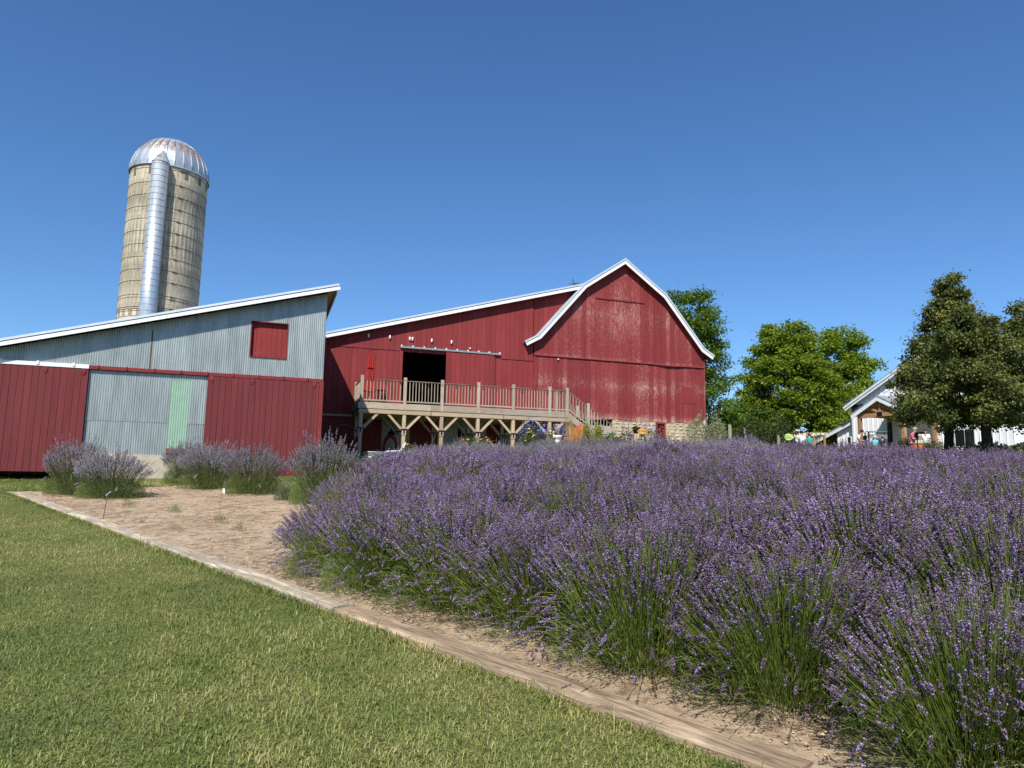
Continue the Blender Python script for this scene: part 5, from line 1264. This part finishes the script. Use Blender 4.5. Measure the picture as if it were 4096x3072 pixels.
for i, (z_, y_) in enumerate(((t + .12, .0), (t - .10, -.1), (t - .22, -.1))):
    beam('awning_board', (-.62, y_, z_), (.62, y_, z_ - .02), .5 if i == 0 else .03, .03 if i == 0 else .11, plain('grey_painted_board', (.20, .20, .22), .7, 0, .1), sa)
for x in (-.55, .55):
    for y_ in (-.15, .5): beam('stall_post', (x, y_, -.1), (x, y_, t + .1), .07, .07, M['black_metal'], sa)
MB().box(-.6, .6, -.1, .5, .85, .92).build('counter', M['post_grey'], sa); MB().box(-.58, .58, .0, .04, .0, .85).build('counter_front', M['post_grey'], sa)
# orange half barrel and lamp post
bp = at(3670, 1783, 38.); gx_, gy_ = float(bp[0]), float(bp[1]); g = gz(gx_, gy_); t = float(bp[2]) - g
ba = thing('wooden_tub', 'orange wooden barrel tub with dark hoops near the pink shirted person', 'tub', (gx_, gy_, g))
pr = [(.30, t - .42), (.35, t - .2), (.36, t), (.34, t + .13), (.30, t + .15), (.28, t + .10)]
bm = wood('orange_barrel_wood', (.55, .20, .04), (.42, .13, .03), axis=2)
for i in range(18):
    a0, a1 = 6.283 * i / 18 + .008, 6.283 * (i + 1) / 18 - .008; mb = MB(); vs = [(r_ * math.cos(a_), r_ * math.sin(a_), z_) for r_, z_ in pr for a_ in (a0, a1)]
    mb.add(vs, [(2 * j, 2 * j + 1, 2 * j + 3, 2 * j + 2) for j in range(len(pr) - 1)]).build('barrel_stave', bm, ba)
for z_ in (t - .22, t + .08): MB().tube([(.363 * math.cos(a_), .363 * math.sin(a_), z_) for a_ in np.linspace(0, 6.283, 25)], .014, 5, cap=False).build('hoop', M['black_metal'], ba)
for a_ in range(4): beam('leg', (.25 * math.cos(a_ * 1.57 + .78), .25 * math.sin(a_ * 1.57 + .78), -.05), (.25 * math.cos(a_ * 1.57 + .78), .25 * math.sin(a_ * 1.57 + .78), t - .4), .05, .05, M['porch_wood'], ba)
MB().lathe([(.29, t - .44), (.29, t - .40)], 18).build('tub_bottom', bm, ba)
lp = at(3669, 1762, 36.5); gx_, gy_ = float(lp[0]), float(lp[1]); g = gz(gx_, gy_); t = float(lp[2]) - g
lt_ = thing('path_light', 'thin black garden path light in front of the orange tub', 'lamp', (gx_, gy_, g)); MB().tube([(0, 0, -.1), (0, 0, t)], .025, 7).build('stem', M['black_metal'], lt_); MB().lathe([(.05, t), (.06, t + .10), (.02, t + .14)], 10).build('lantern', M['black_metal'], lt_)
# hydrangeas
CRM = leafy('cream_hydrangea_petal', (.62, .62, .30), (.82, .80, .56), .15); rng = np.random.default_rng(9)
v = rng.normal(0, 1, (110, 3)); v /= np.linalg.norm(v, axis=1)[:, None]; v *= .085 * rng.uniform(.8, 1.05, (110, 1)); v[:, 2] *= .85
hm = leaf_mesh('flower_head', v, .05, CRM, rng, asp=.9)
for px, py, d, R, H, n, lab in ((3925, 1782, 33., .75, 1.0, 30, 'cream hydrangea bush beside the leaning linden trunk'), (3985, 1782, 33.5, .60, .95, 24, 'cream hydrangea bush before the white siding'), (4085, 1790, 31., .65, 1.2, 20, 'greenish hydrangea bush at the far end of the border')):
    x, y = gp(px, py, d); p = at(px, py, d); s_ = float(p[2]) - gz(x, y) + .15
    t = shrub('hydrangea', lab, 'hydrangea', (x, y), R, max(.6, s_), 900, .13, LF['hosta'], int(px), asp=.6)
    for i in range(n):
        a_ = rng.uniform(0, 6.283); q = math.sqrt(rng.random()); o = obj('flower_head', hm, t); o.location = (R * q * math.cos(a_), R * q * math.sin(a_), max(.6, s_) * (1.0 - .45 * q * q) * rng.uniform(.8, 1.05)); o.rotation_euler = tuple(rng.uniform(0, 3, 3)); o.scale = (rng.uniform(.8, 1.2),) * 3
for px, py, d, R, H, lab, m in ((3730, 1775, 37., .45, 1.0, 'dark green round shrub beside the orange porch post', 'shrub'), (3775, 1785, 36., .4, .8, 'loose olive perennial at the foot of the white wall', 'sage'), (3840, 1795, 33., .7, .9, 'straggly olive shrub between the linden trunks', 'shrub'), (4055, 1812, 27., .5, .8, 'yellow green mounded shrub by the hydrangea border', 'gold'), (3612, 1762, 36., .3, 1.3, 'upright green shrub beside the pale porch post', 'hosta'), (3960, 1815, 29., .8, .7, 'dry olive perennials under the leaning linden', 'sage')):
    p = at(px, py, d); x, y = float(p[0]), float(p[1]); hh = max(.5, float(p[2]) - gz(x, y) + .3); shrub('border_shrub', lab, 'shrub', (x, y), R, hh, 1100, .10, LF[m], int(px), asp=.4, spiky=.3)
# ------------------------------------------------------------------ people on the crest
SKIN = plain('skin', (.46, .28, .20), .6, 0, 0, .06)
def skinned(name, V, E_, Rr, mat, parent=None, root=0):
    me = bpy.data.meshes.new(name); me.from_pydata(V, E_, []); me.update(); o = obj(name, me, parent)
    sk = o.modifiers.new('skin', 'SKIN'); sk.use_smooth_shade = True
    if not me.skin_vertices: me.attributes.new
    for i, rr in enumerate(Rr):
        d_ = me.skin_vertices[0].data[i]; d_.radius = (rr, rr) if not isinstance(rr, tuple) else rr; d_.use_root = (i == root)
    sb = o.modifiers.new('sub', 'SUBSURF'); sb.levels = 1; sb.render_levels = 1
    dg = bpy.context.evaluated_depsgraph_get(); dg.update()
    nm = bpy.data.meshes.new_from_object(o.evaluated_get(dg)); nm.materials.clear(); nm.materials.append(mat); o.modifiers.clear(); o.data = nm
    for p_ in nm.polygons: p_.use_smooth = True
    return o
def person(label, px, py_head, d, rz, shirt, pants, hair, H=1.68, bend=0., arms='down', cap=None, long_hair=False, seated=False):
    p = at(px, py_head, d); x, y = float(p[0]), float(p[1]); g = gz(x, y)
    t = thing('person', label, 'person', (x, y, g), rz); k_ = H / 1.7
    hipz = .92 if not seated else .55
    hip = Vector((0, 0, hipz)); sp1 = hip + Vector((0, -.10 * bend, .22)); ch = hip + Vector((0, -.35 * bend, .45)); nk = hip + Vector((0, -.52 * bend, .60)); hd0 = nk + Vector((0, -.06 - .1 * bend, .08)); hd1 = hd0 + Vector((0, -.03, .13)); 
    V = [hip, sp1, ch, nk, hd0, hd1]; E_ = [(0, 1), (1, 2), (2, 3), (3, 4), (4, 5)]; Rr = [(.15, .11), (.14, .10), (.16, .105), (.055, .055), (.075, .085), (.07, .08)]
    sh = []
    for s_ in (-1, 1):
        a = ch + Vector((s_ * .17, 0, .10))
        if arms == 'down': el, wr = a + Vector((s_ * .05, .02, -.28)), a + Vector((s_ * .07, -.08, -.52))
        elif arms == 'front': el, wr = a + Vector((s_ * .06, -.04, -.28)), a + Vector((-s_ * .02, -.30, -.30))
        else: el, wr = a + Vector((s_ * .12, -.10, -.22)), a + Vector((s_ * .02, -.26, -.02))
        i = len(V); V += [a, el, wr]; E_ += [(2, i), (i, i + 1), (i + 1, i + 2)]; Rr += [.062, .046, .032]
        dd = (wr - el).normalized(); pm = wr + dd * .07; V.append(pm); E_.append((i + 2, i + 3)); Rr.append(.034)
        for f_ in range(4): V.append(pm + dd * (.085 - .012 * abs(f_ - 1.4)) + Vector(((f_ - 1.5) * .02, -.012, -.01))); E_.append((i + 3, len(V) - 1)); Rr.append(.009)
        V.append(wr + dd * .05 + Vector((-s_ * .05, -.02, 0))); E_.append((i + 2, len(V) - 1)); Rr.append(.011)
        sh.append((a, el, wr))
        if seated: kn, an = hip + Vector((s_ * .12, -.42, -.03)), hip + Vector((s_ * .12, -.42, -.48))
        else: kn, an = Vector((s_ * .10, -.02, .49)), Vector((s_ * .11, .02, .08))
        j = len(V); V += [hip + Vector((s_ * .09, 0, -.05)), kn, an, an + Vector((0, -.13, -.05))]; E_ += [(0, j), (j, j + 1), (j + 1, j + 2), (j + 2, j + 3)]; Rr += [.09, .062, .042, .035]
    body = skinned('body', [tuple(v * k_) for v in V], E_, [tuple(a * k_ for a in rr) if isinstance(rr, tuple) else rr * k_ for rr in Rr], SKIN, t)
    # shirt with sleeves
    V = [hip + Vector((0, 0, -.04)), sp1, ch, ch + Vector((0, -.03 * bend, .11))]; E_ = [(0, 1), (1, 2), (2, 3)]; Rr = [(.175, .135), (.165, .125), (.185, .13), (.10, .085)]
    for a, el, wr in sh: i = len(V); V += [a, a.lerp(el, .75)]; E_ += [(2, i), (i, i + 1)]; Rr += [.085, .072]
    skinned('shirt', [tuple(v * k_) for v in V], E_, [tuple(a * k_ for a in rr) if isinstance(rr, tuple) else rr * k_ for rr in Rr], shirt, t)
    V = [hip + Vector((0, 0, .03))]; E_ = []; Rr = [(.17, .13)]
    for s_ in (-1, 1):
        if seated: kn, an = hip + Vector((s_ * .12, -.42, -.03)), hip + Vector((s_ * .12, -.42, -.42))
        else: kn, an = Vector((s_ * .10, -.02, .49)), Vector((s_ * .11, .02, .12))
        j = len(V); V += [hip + Vector((s_ * .09, 0, -.07)), kn, an]; E_ += [(0, j), (j, j + 1), (j + 1, j + 2)]; Rr += [.11, .082, .068]
    skinned('trousers', [tuple(v * k_) for v in V], E_, [tuple(a * k_ for a in rr) if isinstance(rr, tuple) else rr * k_ for rr in Rr], pants, t)
    hc = (hd1 + Vector((0, .02, .0))) * k_
    mb = MB(); pf = [(.03, -.06), (.085, -.05), (.102, .0), (.095, .06), (.06, .105), (.01, .12)]
    if long_hair: pf = [(.06, -.30), (.11, -.24), (.105, -.1)] + pf[2:]
    o = mb.lathe(pf, 12).build('hair', hair, t, True); o.location = hc + Vector((0, .018, 0)); o.scale = (k_,) * 3
    f = MB(); f.lathe([(.004, -.012), (.013, -.008), (.006, .02), (.002, .03)], 6, c=(0, -.088 * k_, .0)); o = f.build('nose', SKIN, body, True); o.location = hd0.lerp(hd1, .5) * k_
    for s_ in (-1, 1):
        o = MB().lathe([(.003, -.004), (.008, 0), (.003, .004)], 6).build('eye', M['black_metal'], body); o.location = (hd0.lerp(hd1, .75) + Vector((s_ * .03, -.085, 0))) * k_
        o = MB().lathe([(.004, -.03), (.014, -.01), (.018, .02), (.006, .035)], 6).build('ear', SKIN, body, True); o.location = (hd0.lerp(hd1, .55) + Vector((s_ * .082, 0, 0))) * k_
    o = MB().bar((-.022, 0, 0), (.022, 0, 0), .006, .008).build('mouth', plain('lip', (.35, .12, .10), .6), body); o.location = (hd0.lerp(hd1, .12) + Vector((0, -.082, 0))) * k_
    if cap:
        o = MB().lathe([(.112, .03), (.112, .06), (.095, .115), (.04, .14), (.005, .145)], 14).build('cap', cap, t, True); o.location = hc; o.scale = (k_,) * 3
        o = MB().prism([(-.075, 0), (.075, 0), (.06, .0101), (-.06, .0101)], -.19, -.09).build('cap_brim', cap, t); o.location = hc + Vector((0, 0, .035))
    top = (hc.z + .12 * k_); want = float(at(px, py_head, d)[2]) - g
    return t
cw = plain('white_cotton', (.74, .74, .73), .8); cl_ = plain('pale_striped_cotton', (.60, .64, .68), .8, 0, 0, .2, 40); teal = plain('teal_cotton', (.03, .30, .27), .8); lbl = plain('light_blue_cotton', (.14, .48, .58), .8); dk = plain('dark_cotton', (.025, .024, .030), .8); pk = plain('pink_cotton', (.62, .10, .26), .8); mint = plain('mint_cotton', (.45, .60, .50), .8)
jean = plain('blue_denim', (.06, .08, .14), .85); khaki = plain('khaki_cotton', (.36, .29, .19), .85)
hb = plain('brown_hair', (.055, .032, .02), .7); hk = plain('black_hair', (.015, .012, .01), .6); hg = plain('grey_hair', (.45, .42, .38), .7)
person('person in a dark top standing beside the green oval sign', 3128, 1722, 41.5, .4, dk, jean, hb, 1.62, .1)
person('long haired person in a white top and pale cap behind the green sign', 3186, 1722, 43, 2.6, cw, jean, hb, 1.66, .15, long_hair=True, cap=plain('straw_cap', (.62, .52, .36), .8))
person('dark haired person in a pale striped shirt seen from behind', 3208, 1732, 42.5, 3.0, cl_, khaki, hk, 1.6, .1)
person('person in a teal shirt beneath the pale pergola', 3238, 1740, 44, 2.9, teal, jean, hb, 1.55, .15)
person('dark haired man in a white shirt leaning over by the porch post', 3424, 1738, 44, 1.0, cw, khaki, hk, 1.78, .45, 'front')
person('child in a light blue shirt and pale cap before the stall', 3499, 1762, 41.5, 2.4, lbl, jean, hg, 1.30, .1, cap=plain('cream_cap', (.66, .60, .46), .8))
person('person in dark clothes and a grey cap before the stall', 3527, 1763, 42, 2.2, dk, dk, hk, 1.32, .2, cap=plain('grey_cap', (.20, .19, .18), .8))
person('person in a pink shirt and cap looking down at a phone', 3643, 1745, 39.5, .9, pk, khaki, hg, 1.64, .25, 'front', cap=plain('tan_cap', (.48, .38, .26), .8))
person('person in a mint top seated behind the orange tub', 3674, 1763, 39.8, .2, mint, khaki, hg, 1.66, .1, seated=True)
person('person in a white shirt near the house wall past the orange tub', 3703, 1752, 40.5, -.6, cw, jean, hb, 1.66, .1)
